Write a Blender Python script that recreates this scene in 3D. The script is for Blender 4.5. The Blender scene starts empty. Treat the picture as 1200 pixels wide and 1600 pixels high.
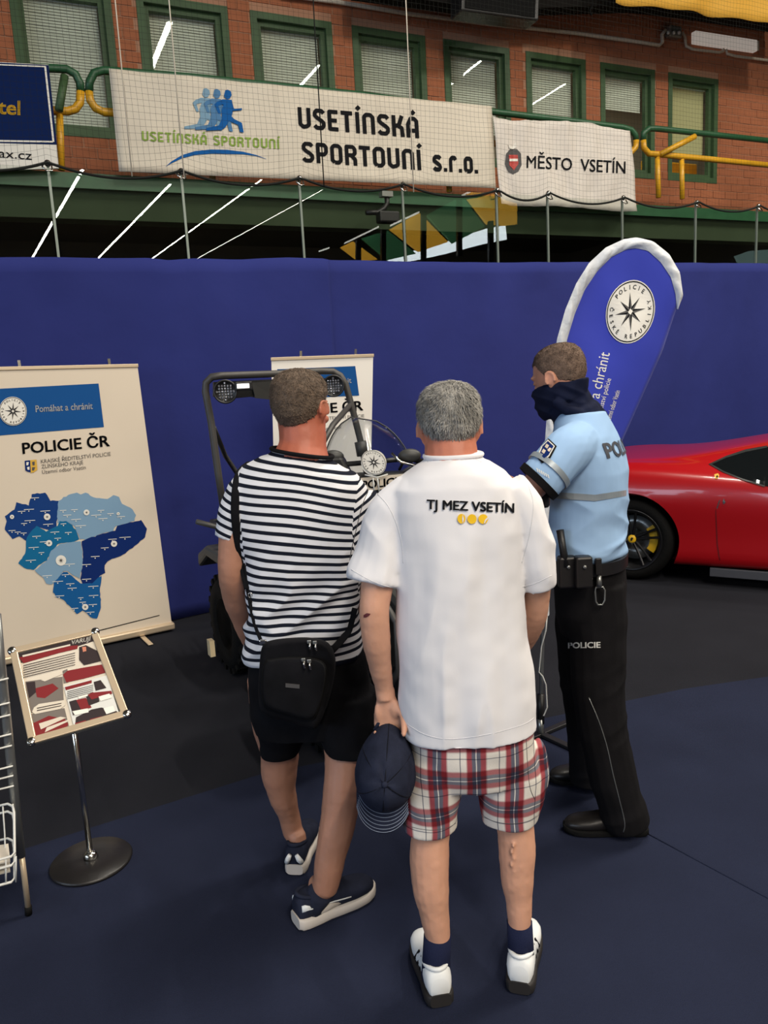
import bpy, bmesh, math, random
import numpy as np
from mathutils import Vector, Matrix, noise
from mathutils.bvhtree import BVHTree
from mathutils.geometry import intersect_line_plane

random.seed(7)
SC = bpy.context.scene
COL = SC.collection
PI = math.pi

# ------------------------------------------------------------------ camera
FPX = 1200.0
PITCH = math.atan(200/1200); ROLL = math.radians(3.15)
CAM = Vector((0, 0, 1.75))
_F = Vector((0, math.cos(PITCH), -math.sin(PITCH)))
_U0 = Vector((0, math.sin(PITCH), math.cos(PITCH))); _R0 = Vector((1, 0, 0))
_U = _U0*math.cos(ROLL) + _R0*math.sin(ROLL)
_R = _R0*math.cos(ROLL) - _U0*math.sin(ROLL)
cd = bpy.data.cameras.new('camera'); cam = bpy.data.objects.new('camera', cd); COL.objects.link(cam)
cd.sensor_fit = 'VERTICAL'; cd.sensor_height = 36; cd.lens = 36*FPX/1600
cam.matrix_world = Matrix(((_R.x, _U.x, -_F.x, CAM.x), (_R.y, _U.y, -_F.y, CAM.y), (_R.z, _U.z, -_F.z, CAM.z), (0, 0, 0, 1)))
cd.clip_end = 300
SC.camera = cam

# ------------------------------------------------------------------ world, colour management
w = bpy.data.worlds.new('world'); SC.world = w; w.use_nodes = True
bg = w.node_tree.nodes['Background']; bg.inputs[0].default_value = (0.70, 0.80, 1.0, 1); bg.inputs[1].default_value = 0.25
SC.view_settings.view_transform = 'Standard'; SC.view_settings.look = 'None'
SC.view_settings.gamma = 1; SC.view_settings.use_curve_mapping = False
SC.view_settings.exposure = -0.20
SC.cycles.max_bounces = 6; SC.cycles.transparent_max_bounces = 24

# ------------------------------------------------------------------ geometry of the view (used only to measure real positions)
def ray(px, py): return _F + _R*((px-600)/FPX) - _U*((py-800)/FPX)
def W(px, py, Y):
    d = ray(px, py); return CAM + d*(Y/d.y)
def G(px, py, z=0.0):
    d = ray(px, py); return CAM + d*((z-CAM.z)/d.z)
def mpp(p): return (Vector(p)-CAM).dot(_F)/FPX
TH = math.radians(24)
BU = Vector((math.cos(TH), math.sin(TH), 0)); BV = Vector((-math.sin(TH), math.cos(TH), 0)); Z = Vector((0, 0, 1))
def BG(a, b, z): return BU*a + BV*b + Z*z
def onB(px, py, b):
    d = ray(px, py); return CAM + d*(b/d.dot(BV))
def onB_az(px, py, b):
    q = onB(px, py, b); return q.dot(BU), q.z
def mirror(p, b=7.76):
    return p - BV*(2*(p.dot(BV)-b))

# ------------------------------------------------------------------ lamps: rows of tubes under the hall ceiling, plus added fill rows
def lamp_row(p, q, wdt, energy, col=(1, .93, .82)):
    l = bpy.data.lights.new('tube_or_fill_row', 'AREA'); l.shape = 'RECTANGLE'
    L = (q-p).length; l.size = L; l.size_y = wdt; l.energy = energy; l.color = col
    o = bpy.data.objects.new('tube_or_fill_row', l); COL.objects.link(o)
    x = (q-p).normalized(); zz = Vector((0, 0, 1)); zz = (zz - x*zz.dot(x)).normalized(); y = zz.cross(x)
    o.matrix_world = Matrix.Translation((p+q)/2) @ Matrix((x, y, zz)).transposed().to_4x4()
    return o
HALL_Z = 9.0
def ceil_pt(px, py, b):
    d = ray(px, py); return mirror(CAM + d*((HALL_Z-CAM.z)/d.z), b)
for (x0, y0, x1, y1, b, e, wd) in [(132, 260, 50, 404, 7.76, 800, .10), (266, 288, 153, 404, 7.76, 800, .08), (418, 274, 238, 404, 7.76, 800, .065),
                         (505, 296, 308, 404, 7.76, 60, .03),
                         (268, 28, 237, 105, 10.24, 400, .11), (503, 97, 470, 133, 10.24, 400, .07), (758, 90, 706, 131, 10.24, 400, .06), (890, 127, 835, 161, 10.24, 400, .05)]:
    lamp_row(ceil_pt(x0, y0, b), ceil_pt(x1, y1, b), wd, e)
for (x, e) in [(1.2, 1150), (5.4, 950)]:  # two extra rows, added as fill to light the crowd
    lamp_row(Vector((x, -9.0, HALL_Z)), Vector((x+1.9, -1.6, HALL_Z)), .16, e, (1, .90, .76))
# daylight from the glazed side of the hall, behind the camera
dl = bpy.data.lights.new('daylight', 'AREA'); dl.shape = 'RECTANGLE'; dl.size = 16; dl.size_y = 4; dl.energy = 1500; dl.color = (.66, .80, 1)
do = bpy.data.objects.new('daylight', dl); COL.objects.link(do); do.location = (-13, -9, 5)
do.rotation_euler = (Vector((0.5, 4, 1.2))-do.location).to_track_quat('-Z', 'Y').to_euler()

# ------------------------------------------------------------------ materials
def s2l(c):
    c = c/255.0
    return c/12.92 if c <= .04045 else ((c+.055)/1.055)**2.4
def C(r, g, b): return (s2l(r), s2l(g), s2l(b), 1)
def mat(name, col, rough=.6, metal=0, spec=.5, nz=None, bump=None, sheen=0, coat=0, emit=None, alpha=None, aniso=None):
    m = bpy.data.materials.new(name); m.use_nodes = True
    nt = m.node_tree; N = nt.nodes; L = nt.links; p = N['Principled BSDF']
    p.inputs['Base Color'].default_value = col
    p.inputs['Roughness'].default_value = rough; p.inputs['Metallic'].default_value = metal
    p.inputs['Specular IOR Level'].default_value = (.12 if rough >= .8 else spec)
    if sheen: p.inputs['Sheen Weight'].default_value = sheen
    if coat: p.inputs['Coat Weight'].default_value = coat; p.inputs['Coat Roughness'].default_value = .06
    if emit: p.inputs['Emission Color'].default_value = emit[0]; p.inputs['Emission Strength'].default_value = emit[1]
    tc = None
    if nz or bump:
        tc = N.new('ShaderNodeTexCoord'); mp = N.new('ShaderNodeMapping'); L.new(tc.outputs['Object'], mp.inputs[0])
        if aniso: mp.inputs['Scale'].default_value = aniso
    if nz:
        n = N.new('ShaderNodeTexNoise'); n.inputs['Scale'].default_value = nz[0]; n.inputs['Detail'].default_value = 6; L.new(mp.outputs[0], n.inputs[0])
        r = N.new('ShaderNodeMapRange'); r.inputs['From Min'].default_value = .3; r.inputs['From Max'].default_value = .7
        r.inputs['To Min'].default_value = 1-nz[1]; r.inputs['To Max'].default_value = 1+nz[1]; L.new(n.outputs['Fac'], r.inputs['Value'])
        mx = N.new('ShaderNodeMix'); mx.data_type = 'RGBA'; mx.blend_type = 'MULTIPLY'; mx.inputs[0].default_value = 1
        mx.inputs[6].default_value = col; L.new(r.outputs[0], mx.inputs[7]); L.new(mx.outputs[2], p.inputs['Base Color'])
    if bump:
        n = N.new('ShaderNodeTexNoise'); n.inputs['Scale'].default_value = bump[0]; n.inputs['Detail'].default_value = 4; L.new(mp.outputs[0], n.inputs[0])
        b = N.new('ShaderNodeBump'); b.inputs['Strength'].default_value = bump[1]; b.inputs['Distance'].default_value = bump[2] if len(bump) > 2 else .01
        L.new(n.outputs['Fac'], b.inputs['Height']); L.new(b.outputs[0], p.inputs['Normal'])
    return m
def glass_mat(name, tint, fac, rough=.0):
    m = bpy.data.materials.new(name); m.use_nodes = True; nt = m.node_tree; N = nt.nodes; L = nt.links
    for n in list(N): N.remove(n)
    o = N.new('ShaderNodeOutputMaterial'); t = N.new('ShaderNodeBsdfTransparent'); g = N.new('ShaderNodeBsdfGlossy'); x = N.new('ShaderNodeMixShader')
    t.inputs[0].default_value = tint; g.inputs['Roughness'].default_value = rough
    fr = N.new('ShaderNodeLayerWeight'); pw = N.new('ShaderNodeMath'); pw.operation = 'POWER'; pw.inputs[1].default_value = 4; L.new(fr.outputs['Facing'], pw.inputs[0])
    a = N.new('ShaderNodeMath'); a.operation = 'MULTIPLY_ADD'; a.inputs[1].default_value = .6; a.inputs[2].default_value = fac
    L.new(pw.outputs[0], a.inputs[0]); L.new(a.outputs[0], x.inputs[0]); L.new(t.outputs[0], x.inputs[1]); L.new(g.outputs[0], x.inputs[2]); L.new(x.outputs[0], o.inputs[0])
    return m
def emit_mat(name, col, s):
    m = bpy.data.materials.new(name); m.use_nodes = True; N = m.node_tree.nodes
    for n in list(N): N.remove(n)
    o = N.new('ShaderNodeOutputMaterial'); e = N.new('ShaderNodeEmission'); e.inputs[0].default_value = col; e.inputs[1].default_value = s
    m.node_tree.links.new(e.outputs[0], o.inputs[0]); return m

M = {}
M['black_fabric'] = mat('black_fabric', C(19, 19, 22), .95, nz=(18, .25), bump=(260, .3, .002))
M['officer_black'] = mat('officer_black', C(20, 19, 21), .9, nz=(12, .25), bump=(200, .3, .002))
M['gaiter'] = mat('gaiter', C(22, 27, 48), .9, nz=(20, .2), bump=(200, .3, .002))
M['white_cotton'] = mat('white_cotton', C(226, 224, 226), .85, nz=(3, .03), bump=(420, .15, .001), sheen=.1)
M['white_paint'] = mat('white_paint', C(205, 205, 200), .5)
M['light_blue'] = mat('light_blue', C(150, 182, 218), .8, nz=(4, .05), bump=(350, .15, .001))
M['reflective'] = mat('reflective', C(150, 160, 168), .35, metal=.3)
M['dark_grey'] = mat('dark_grey_print', C(62, 64, 72), .6)  # plain dark grey of the back lettering and the car skirt
M['ink'] = mat('ink', C(22, 22, 25), .85)
M['ink_soft'] = mat('ink_soft', C(72, 70, 70), .6)
M['black_plastic'] = mat('black_plastic', C(24, 24, 25), .45, bump=(60, .1))
M['rubber'] = mat('rubber', C(15, 15, 15), .8, bump=(60, .3))
M['frame_grey'] = mat('frame_grey', C(72, 70, 68), .5, metal=.3)
M['chrome'] = mat('chrome', C(215, 212, 205), .18, metal=1)
M['steel'] = mat('steel', C(150, 152, 150), .35, metal=.8)
M['alu'] = mat('alu', C(206, 186, 158), .35, metal=.45)
M['navy'] = mat('navy', C(36, 40, 56), .85, nz=(30, .2), bump=(300, .4, .002))
M['navy_sock'] = mat('navy_sock', C(28, 33, 58), .9, bump=(300, .6, .003))
M['thread'] = mat('thread', C(150, 160, 180), .8)
M['yellow_print'] = mat('yellow_print', C(238, 190, 20), .6)
M['green_paint'] = mat('green_paint', C(36, 84, 52), .45, nz=(6, .15))
M['yellow_paint'] = mat('yellow_paint', C(214, 160, 34), .4, nz=(6, .1))
M['window_green'] = mat('window_green', C(56, 84, 48), .6, nz=(5, .15))
M['brick'] = mat('brick', C(164, 102, 72), .9, nz=(.9, .16), bump=(70, .4, .004))
M['mortar'] = mat('mortar', C(176, 132, 106), .95, bump=(80, .3, .003))
M['vinyl'] = mat('banner_vinyl', C(212, 202, 184), .6, nz=(2.2, .05), bump=(3, .25, .05))
M['vinyl_white'] = mat('rollup_vinyl', C(214, 200, 180), .5, nz=(1.5, .03))
M['curtain'] = mat('blue_cloth', C(41, 48, 108), .95, nz=(1.2, .08), bump=(3.0, .35, .03))
M['print_blue'] = mat('print_blue', C(24, 78, 138), .85)
M['map_navy'] = mat('map_navy', C(22, 58, 118), .85)
M['map_dark'] = mat('map_dark', C(14, 40, 100), .85)
M['map_teal'] = mat('map_teal', C(20, 100, 144), .85)
M['map_mid'] = mat('map_mid', C(22, 86, 144), .85)
M['map_pale'] = mat('map_pale', C(122, 154, 180), .85)
M['white_ink'] = mat('white_ink', C(226, 222, 212), .5)
M['dark'] = mat('recess_shade_beam', C(26, 24, 22), .95)  # near-black: shade of the gallery recess put into the colour, also the dark beam
M['olive'] = mat('olive_soffit', C(70, 84, 62), .9, nz=(2, .1))
M['blue_run'] = mat('blue_run', C(26, 92, 160), .85)
M['blue_run2'] = mat('blue_run_mid', C(50, 112, 160), .6)
M['blue_run3'] = mat('blue_run_pale', C(110, 150, 176), .6)
M['green_print'] = mat('green_print', C(128, 160, 48), .6)
M['net'] = mat('net_cord', C(34, 36, 34), .9)
M['flag_blue'] = mat('flag_blue', C(58, 68, 172), .8, bump=(6, .15, .02), sheen=.1)
M['flag_white'] = mat('flag_white', C(205, 208, 212), .8, bump=(14, .5, .03))
M['red_paint'] = mat('red_paint', C(158, 6, 16), .30, coat=.6)
M['car_glass'] = mat('car_glass', C(14, 18, 20), .08, spec=.6)
M['yellow_cal'] = mat('yellow_caliper', C(226, 180, 30), .35)
M['rim_dark'] = mat('rim_dark', C(40, 40, 42), .3, metal=.6)
M['hair_grey'] = mat('hair_grey', C(140, 137, 131), .7, nz=(55, .5), bump=(160, .8, .004), aniso=(1, 1, .35))
M['hair_brown'] = mat('hair_brown', C(92, 76, 62), .75, nz=(60, .35), bump=(200, .8, .003))
M['hair_short'] = mat('hair_short', C(106, 88, 76), .8, nz=(40, .3), bump=(220, .6, .003))
M['eye'] = mat('eye_white', C(220, 215, 205), .2)
M['poster_red'] = mat('poster_red', C(122, 34, 38), .4)
M['poster_grey'] = mat('poster_grey', C(112, 104, 98), .4)
M['poster_dark'] = mat('poster_dark', C(48, 38, 40), .4)
M['poster_cream'] = mat('poster_cream', C(206, 196, 180), .4)
M['gold_shield'] = mat('gold_shield', C(208, 164, 56), .5)
M['crest_red'] = mat('crest_red', C(178, 52, 44), .5)
M['blind'] = mat('blind_slat', C(225, 226, 214), .7)
M['beige_pale'] = mat('beige_reflector', C(220, 200, 160), .35)
M['shoe_white'] = mat('shoe_white', C(222, 224, 224), .5)
M['sole_grey'] = mat('sole_grey', C(196, 188, 180), .6)
M['sole_dark'] = mat('sole_dark', C(34, 31, 30), .6)
M['leather'] = mat('leather', C(26, 24, 24), .4, bump=(90, .2, .002))
M['quad_body'] = mat('quad_body', C(52, 52, 50), .5)
M['led'] = emit_mat('led_lit', (1, .97, .9, 1), 2.2)
M['lens'] = mat('lamp_lens', C(160, 160, 165), .1, metal=.7, bump=(120, 1, .01))
M['rink_glass'] = glass_mat('rink_glass', (.95, .97, .95, 1), .06)
M['screen_glass'] = glass_mat('windshield_clear', (.84, .86, .88, 1), .05)
M['window_glass'] = glass_mat('window_glass', (.94, .96, .94, 1), .05)

def skin_mat(name, col, red=.35):
    m = mat(name, col, .55, nz=(9, .10), bump=(130, .25, .002)); m.node_tree.nodes['Principled BSDF'].inputs['Subsurface Weight'].default_value = .08
    m.node_tree.nodes['Principled BSDF'].inputs['Subsurface Radius'].default_value = (.012, .005, .003)
    return m
def carpet(name, col):
    m = mat(name, col, 1.0, spec=.1, nz=(2.0, .12), bump=(350, .7, .004)); return m
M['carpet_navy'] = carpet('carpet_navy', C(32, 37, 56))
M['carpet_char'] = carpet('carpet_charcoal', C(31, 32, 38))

# ------------------------------------------------------------------ mesh builder
class MB:
    def __init__(s): s.v = []; s.f = []
    def add(s, vs, fs):
        k = len(s.v); s.v += [tuple(x) for x in vs]; s.f += [tuple(i+k for i in f) for f in fs]; return s
    def box(s, c, sz, ax=None):
        c = Vector(c); X, Y, Zz = ax or (Vector((1, 0, 0)), Vector((0, 1, 0)), Vector((0, 0, 1)))
        h = [x/2 for x in sz]
        vs = [c + X*(i*h[0]) + Y*(j*h[1]) + Zz*(k*h[2]) for i in (-1, 1) for j in (-1, 1) for k in (-1, 1)]
        return s.add(vs, [(0, 1, 3, 2), (4, 6, 7, 5), (0, 4, 5, 1), (2, 3, 7, 6), (0, 2, 6, 4), (1, 5, 7, 3)])
    def rings(s, R, cap=True, closed=False):
        n = len(R[0]); k = len(s.v)
        for r in R: s.v += [tuple(x) for x in r]
        m = len(R)
        for i in range(m if closed else m-1):
            a = k+i*n; b = k+((i+1) % m)*n
            for j in range(n): s.f.append((a+j, a+(j+1) % n, b+(j+1) % n, b+j))
        if cap and not closed:
            s.f.append(tuple(k+j for j in reversed(range(n)))); s.f.append(tuple(k+(m-1)*n+j for j in range(n)))
        return s
    def tube(s, pts, r, n=8, closed=False, flat=1.0, ref=None, cap=True):
        pts = [Vector(p) for p in pts]; m = len(pts); R = []
        if not isinstance(r, (list, tuple)): r = [r]*m
        for i, p in enumerate(pts):
            if closed: t = pts[(i+1) % m]-pts[i-1]
            else: t = pts[min(i+1, m-1)]-pts[max(i-1, 0)]
            t.normalize()
            if ref is not None: e = Vector(ref)
            elif i == 0: e = Vector((0, 0, 1)) if abs(t.z) < .9 else Vector((1, 0, 0))
            else: e = E1
            E1 = (e - t*e.dot(t)).normalized(); E2 = t.cross(E1)
            R.append([p + E1*(math.cos(2*PI*j/n)*r[i]) + E2*(math.sin(2*PI*j/n)*r[i]*flat) for j in range(n)])
        return s.rings(R, cap, closed)
    def ell(s, c, r, ax=None, nu=16, nv=10):
        c = Vector(c); X, Y, Zz = ax or (Vector((1, 0, 0)), Vector((0, 1, 0)), Vector((0, 0, 1)))
        R = []
        for i in range(nv+1):
            a = PI*(i+.02)/(nv+.04)-PI/2
            R.append([c + X*(r[0]*math.cos(a)*math.cos(2*PI*j/nu)) + Y*(r[1]*math.cos(a)*math.sin(2*PI*j/nu)) + Zz*(r[2]*math.sin(a)) for j in range(nu)])
        return s.rings(R)
    def prism(s, poly, vec):
        n = len(poly); vec = Vector(vec); k = len(s.v)
        s.v += [tuple(p) for p in poly] + [tuple(Vector(p)+vec) for p in poly]
        s.f.append(tuple(k+i for i in range(n))); s.f.append(tuple(k+n+i for i in reversed(range(n))))
        for i in range(n): s.f.append((k+i, k+n+i, k+n+(i+1) % n, k+(i+1) % n))
        return s
    def grid(s, rows):
        k = len(s.v); n = len(rows[0])
        for r in rows: s.v += [tuple(p) for p in r]
        for i in range(len(rows)-1):
            for j in range(n-1): s.f.append((k+i*n+j, k+i*n+j+1, k+(i+1)*n+j+1, k+(i+1)*n+j))
        return s
    def lathe(s, c, axis, prof, n=24, ref=None, ang=2*PI):   # prof: (radius, height)
        axis = Vector(axis).normalized(); e = Vector(ref) if ref else (Vector((0, 0, 1)) if abs(axis.z) < .9 else Vector((1, 0, 0)))
        E1 = (e-axis*e.dot(axis)).normalized(); E2 = axis.cross(E1); c = Vector(c)
        return s.rings([[c + axis*h + E1*(max(r, 1e-4)*math.cos(2*PI*j/n)) + E2*(max(r, 1e-4)*math.sin(2*PI*j/n)) for j in range(n)] for (r, h) in prof])

ROOTLOC = {}
def link(o, parent=None):
    COL.objects.link(o)
    if parent is not None:
        o.parent = parent
        if parent.name in ROOTLOC: o.matrix_parent_inverse = Matrix.Translation(-ROOTLOC[parent.name])
    return o
def tag(o, label=None, cat=None, group=None, kind=None):
    if label: o['label'] = label
    if cat: o['category'] = cat
    if group: o['group'] = group
    if kind: o['kind'] = kind
    return o
def empty(name, loc, label, cat, group=None):
    o = bpy.data.objects.new(name, None); o.location = loc; o.empty_display_size = .1; COL.objects.link(o)
    ROOTLOC[o.name] = Vector(loc); tag(o, label, cat, group); return o
def fixn(me):
    b = bmesh.new(); b.from_mesh(me); bmesh.ops.recalc_face_normals(b, faces=b.faces); b.to_mesh(me); b.free()
def obj(name, mb, m, parent=None, smooth=False, label=None, kind=None, bevel=0, fix=True):
    me = bpy.data.meshes.new(name); me.from_pydata(mb.v, [], mb.f); me.update()
    if fix: fixn(me)
    me.materials.append(M[m] if isinstance(m, str) else m)
    if smooth: me.shade_smooth()
    o = bpy.data.objects.new(name, me); link(o, parent)
    if smooth == 'auto':
        me.set_sharp_from_angle(angle=math.radians(40))
    if bevel:
        bv = o.modifiers.new('bevel', 'BEVEL'); bv.width = bevel; bv.segments = 2; bv.limit_method = 'ANGLE'
    if label: o['label'] = label
    if kind: o['kind'] = kind
    return o
# numpy value noise
def vnoise(p, seed=0):
    p = np.asarray(p, dtype=np.float64); i = np.floor(p).astype(np.int64); f = p-i; f = f*f*(3-2*f)
    def h(x, y, z):
        n = (x*374761393 + y*668265263 + z*2147483647 + seed*974711) & 0x7fffffff
        n = ((n ^ (n >> 13))*1274126177) & 0x7fffffff
        return ((n ^ (n >> 16)) & 0xffff)/65535.0*2-1
    x, y, z = i[:, 0], i[:, 1], i[:, 2]; fx, fy, fz = f[:, 0], f[:, 1], f[:, 2]
    def l(a, b, t): return a+(b-a)*t
    return l(l(l(h(x, y, z), h(x+1, y, z), fx), l(h(x, y+1, z), h(x+1, y+1, z), fx), fy),
             l(l(h(x, y, z+1), h(x+1, y, z+1), fx), l(h(x, y+1, z+1), h(x+1, y+1, z+1), fx), fy), fz)
def sstep(a, b, x):
    t = np.clip((x-a)/(b-a), 0, 1); return t*t*(3-2*t)
def fuse(name, mb, voxel, m, parent, smooth=6, disp=None, attr=None, label=None):
    """weld overlapping lofts into one continuous skin, smooth it and add folds"""
    me = bpy.data.meshes.new(name); me.from_pydata(mb.v, [], mb.f); fixn(me)
    t = bpy.data.objects.new('tmp', me); COL.objects.link(t)
    r = t.modifiers.new('r', 'REMESH'); r.mode = 'VOXEL'; r.voxel_size = voxel
    if smooth:
        sm = t.modifiers.new('s', 'SMOOTH'); sm.factor = .5; sm.iterations = smooth
    dg = bpy.context.evaluated_depsgraph_get(); nm = bpy.data.meshes.new_from_object(t.evaluated_get(dg)); nm.name = name
    bpy.data.objects.remove(t); bpy.data.meshes.remove(me)
    n = len(nm.vertices); co = np.empty(n*3); nm.vertices.foreach_get('co', co); co = co.reshape(-1, 3)
    if disp:
        no = np.empty(n*3); nm.vertex_normals.foreach_get('vector', no); no = no.reshape(-1, 3)
        co2 = co + no*disp(co, no)[:, None]; nm.vertices.foreach_set('co', co2.ravel())
    if attr:
        a = nm.attributes.new(attr[0], 'FLOAT', 'POINT'); a.data.foreach_set('value', attr[1](co).astype(np.float32))
    nm.materials.clear(); nm.materials.append(M[m] if isinstance(m, str) else m); nm.update(); nm.shade_smooth()
    o = bpy.data.objects.new(name, nm); link(o, parent)
    if label: o['label'] = label
    return o

# ------------------------------------------------------------------ surfaces to print on
def plane_surf(p0, n, off=.002):
    p0 = Vector(p0); n = Vector(n).normalized()
    if n.dot(CAM-p0) < 0: n = -n
    def f(px, py):
        d = ray(px, py); t = (p0-CAM).dot(n)/d.dot(n); return CAM + d*t + n*off
    return f
def bvh_of(*objs):
    dg = bpy.context.evaluated_depsgraph_get(); return [BVHTree.FromObject(o, dg) for o in objs]
def bvh_surf(trees, off=.003):
    def f(px, py):
        d = ray(px, py).normalized(); best = None
        for t in trees:
            h, nn, i, dist = t.ray_cast(CAM, d)
            if h is not None and (best is None or dist < best[1]): best = (h, dist, nn)
        if best is None: return None
        return best[0] - d*off
    return f
def flat_to_mesh(bm, surf, name, m, parent, sub=None, label=None):
    if sub:
        for it in range(5):
            es = [e for e in bm.edges if e.calc_length() > sub]
            if not es: break
            bmesh.ops.subdivide_edges(bm, edges=es, cuts=1)
            bmesh.ops.triangulate(bm, faces=bm.faces[:])
    bad = []
    for v in bm.verts:
        q = surf(v.co.x, v.co.y)
        if q is None: bad.append(v)
        else: v.co = q
    if bad: bmesh.ops.delete(bm, geom=bad, context='VERTS')
    me = bpy.data.meshes.new(name)
    for f in bm.faces:
        f.normal_update()
        if f.normal.dot(CAM-f.calc_center_median()) < 0: f.normal_flip()
    bm.to_mesh(me); bm.free()
    me.materials.append(M[m] if isinstance(m, str) else m)
    o = bpy.data.objects.new(name, me); link(o, parent)
    if label: o['label'] = label
    return o
def poly(polys, surf, m, parent, name='print', sub=None, label=None):
    if 1 < len(polys) <= 9 and len(polys[0]) != 3 and name not in ('rim', 'text_lines'):
        return [poly([p], surf, m, parent, name, sub, label) for p in polys][-1]
    bm = bmesh.new()
    for pl in polys:
        vs = [bm.verts.new((x, y, 0)) for x, y in pl]
        f = bm.faces.new(vs); f.normal_update()
    bmesh.ops.triangulate(bm, faces=bm.faces[:])
    o = flat_to_mesh(bm, surf, name, m, parent, sub, label)
    if len(polys) > 9: o['kind'] = 'stuff'
    return o
def text(s, p0, p1, cap, surf, m, parent, name='lettering', bold=0.0, lean=None, sub=None, label=None, bm_out=None):
    cu = bpy.data.curves.new('t', 'FONT'); cu.body = s; cu.resolution_u = 3
    o = bpy.data.objects.new('t', cu); me = bpy.data.meshes.new_from_object(o)
    bpy.data.objects.remove(o); bpy.data.curves.remove(cu)
    bm = bmesh.new(); bm.from_mesh(me); bpy.data.meshes.remove(me)
    xs = [v.co.x for v in bm.verts]
    x0, x1 = min(xs), max(xs); p0 = Vector(p0); p1 = Vector(p1); ex = (p1-p0)/(x1-x0); u = (p1-p0).normalized()
    ey = Vector((u.y, -u.x)) if lean is None else Vector(lean).normalized()
    ey = ey*(cap/.70)
    if bold:   # heavier strokes: the same outline laid again, shifted by half a stroke
        base = bpy.data.meshes.new('b'); bm.to_mesh(base)
        for dx, dy in ((bold, 0), (bold, bold*.8), (0, bold*.8), (-bold, 0), (-bold, -bold*.5), (bold, -bold*.5)):
            base.transform(Matrix.Translation((dx, dy, 0))); bm.from_mesh(base); base.transform(Matrix.Translation((-dx, -dy, 0)))
        bpy.data.meshes.remove(base)
    for v in bm.verts:
        q = p0 + ex*(v.co.x-x0) + ey*v.co.y; v.co = (q.x, q.y, 0)
    if bm_out is not None: return bm
    return flat_to_mesh(bm, surf, name, m, parent, sub, label)
def circ(c, r, n=40, ex=(1, 0), ey=(0, 1)):
    return [(c[0]+r*(math.cos(2*PI*i/n)*ex[0]+math.sin(2*PI*i/n)*ey[0]), c[1]+r*(math.cos(2*PI*i/n)*ex[1]+math.sin(2*PI*i/n)*ey[1])) for i in range(n)]
def ringtext(s, c, rad, size, a0, a1, surfs, m, parent, ex, ey, sub=None):
    """letters round an ellipse; angles clockwise from top, ex/ey px vectors of the unit circle"""
    bmA = bmesh.new(); n = len(s)
    for i, ch in enumerate(s):
        if ch == ' ': continue
        a = a0+(a1-a0)*i/(n-1) if n > 1 else a0
        cu = bpy.data.curves.new('t', 'FONT'); cu.body = ch; cu.align_x = 'CENTER'; cu.resolution_u = 2; cu.offset = .02
        o = bpy.data.objects.new('t', cu); me = bpy.data.meshes.new_from_object(o); bpy.data.objects.remove(o); bpy.data.curves.remove(cu)
        b = bmesh.new(); b.from_mesh(me); bpy.data.meshes.remove(me)
        for v in b.verts:
            lx = v.co.x*size; ly = rad + (v.co.y-.35)*size
            X = lx*math.cos(a)+ly*math.sin(a); Yy = -lx*math.sin(a)+ly*math.cos(a)
            v.co = (c[0]+X*ex[0]+Yy*ey[0], c[1]+X*ex[1]+Yy*ey[1], 0)
        t = bpy.data.meshes.new('t'); b.to_mesh(t); b.free(); bmA.from_mesh(t); bpy.data.meshes.remove(t)
    return flat_to_mesh(bmA, surfs, 'ring_lettering', m, parent, sub)
def star_badge(c, ex, ey, surf_of, parent, letters=True, rot=.12, small=False, sub=None):
    """the round police emblem: white disc, dark rim, eight pointed compass star, lettering round it"""
    P = lambda x, y: (c[0]+x*ex[0]+y*ey[0], c[1]+x*ex[1]+y*ey[1])
    e = poly([circ(c, 1.0, 40, ex, ey)], surf_of(.003), 'white_ink', parent, 'emblem_disc', sub=sub)
    if small:
        pts = []
        for i in range(16):
            a = rot+i*PI/8; r = .55 if i % 2 == 0 else .16; pts.append(P(math.sin(a)*r, math.cos(a)*r))
        poly([pts], surf_of(.0045), 'ink_soft', e, 'star'); return e
    n = 40; o_ = circ(c, .965, n, ex, ey); i_ = circ(c, .93, n, ex, ey)
    poly([[o_[k], o_[(k+1) % n], i_[(k+1) % n], i_[k]] for k in range(n)], surf_of(.0045), 'ink', e, 'rim', sub=sub)
    dark, mid = [], []
    for i in range(8):
        a = rot+i*PI/4; L = .62 if i % 2 == 0 else .56
        tip = P(math.sin(a)*L, math.cos(a)*L); b0 = P(math.sin(a-PI/8)*.17, math.cos(a-PI/8)*.17); b1 = P(math.sin(a+PI/8)*.17, math.cos(a+PI/8)*.17)
        dark.append([c, b0, tip]); mid.append([c, tip, b1])
    poly(dark, surf_of(.0045), 'ink', e, 'star_dark', sub=sub); poly(mid, surf_of(.0045), 'ink_soft', e, 'star_grey', sub=sub)
    poly([[P(0, .1), P(.1, 0), P(0, -.1), P(-.1, 0)]], surf_of(.006), 'white_ink', e, 'star_centre', sub=sub)
    if letters:
        ringtext('POLICIE', c, .78, .20, -.75, .75, surf_of(.0045), 'ink', e, ex, ey)
        ring_inner('ČESKÉ REPUBLIKY', c, .78, .19, surf_of(.0045), e, ex, ey)
    return e
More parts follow.
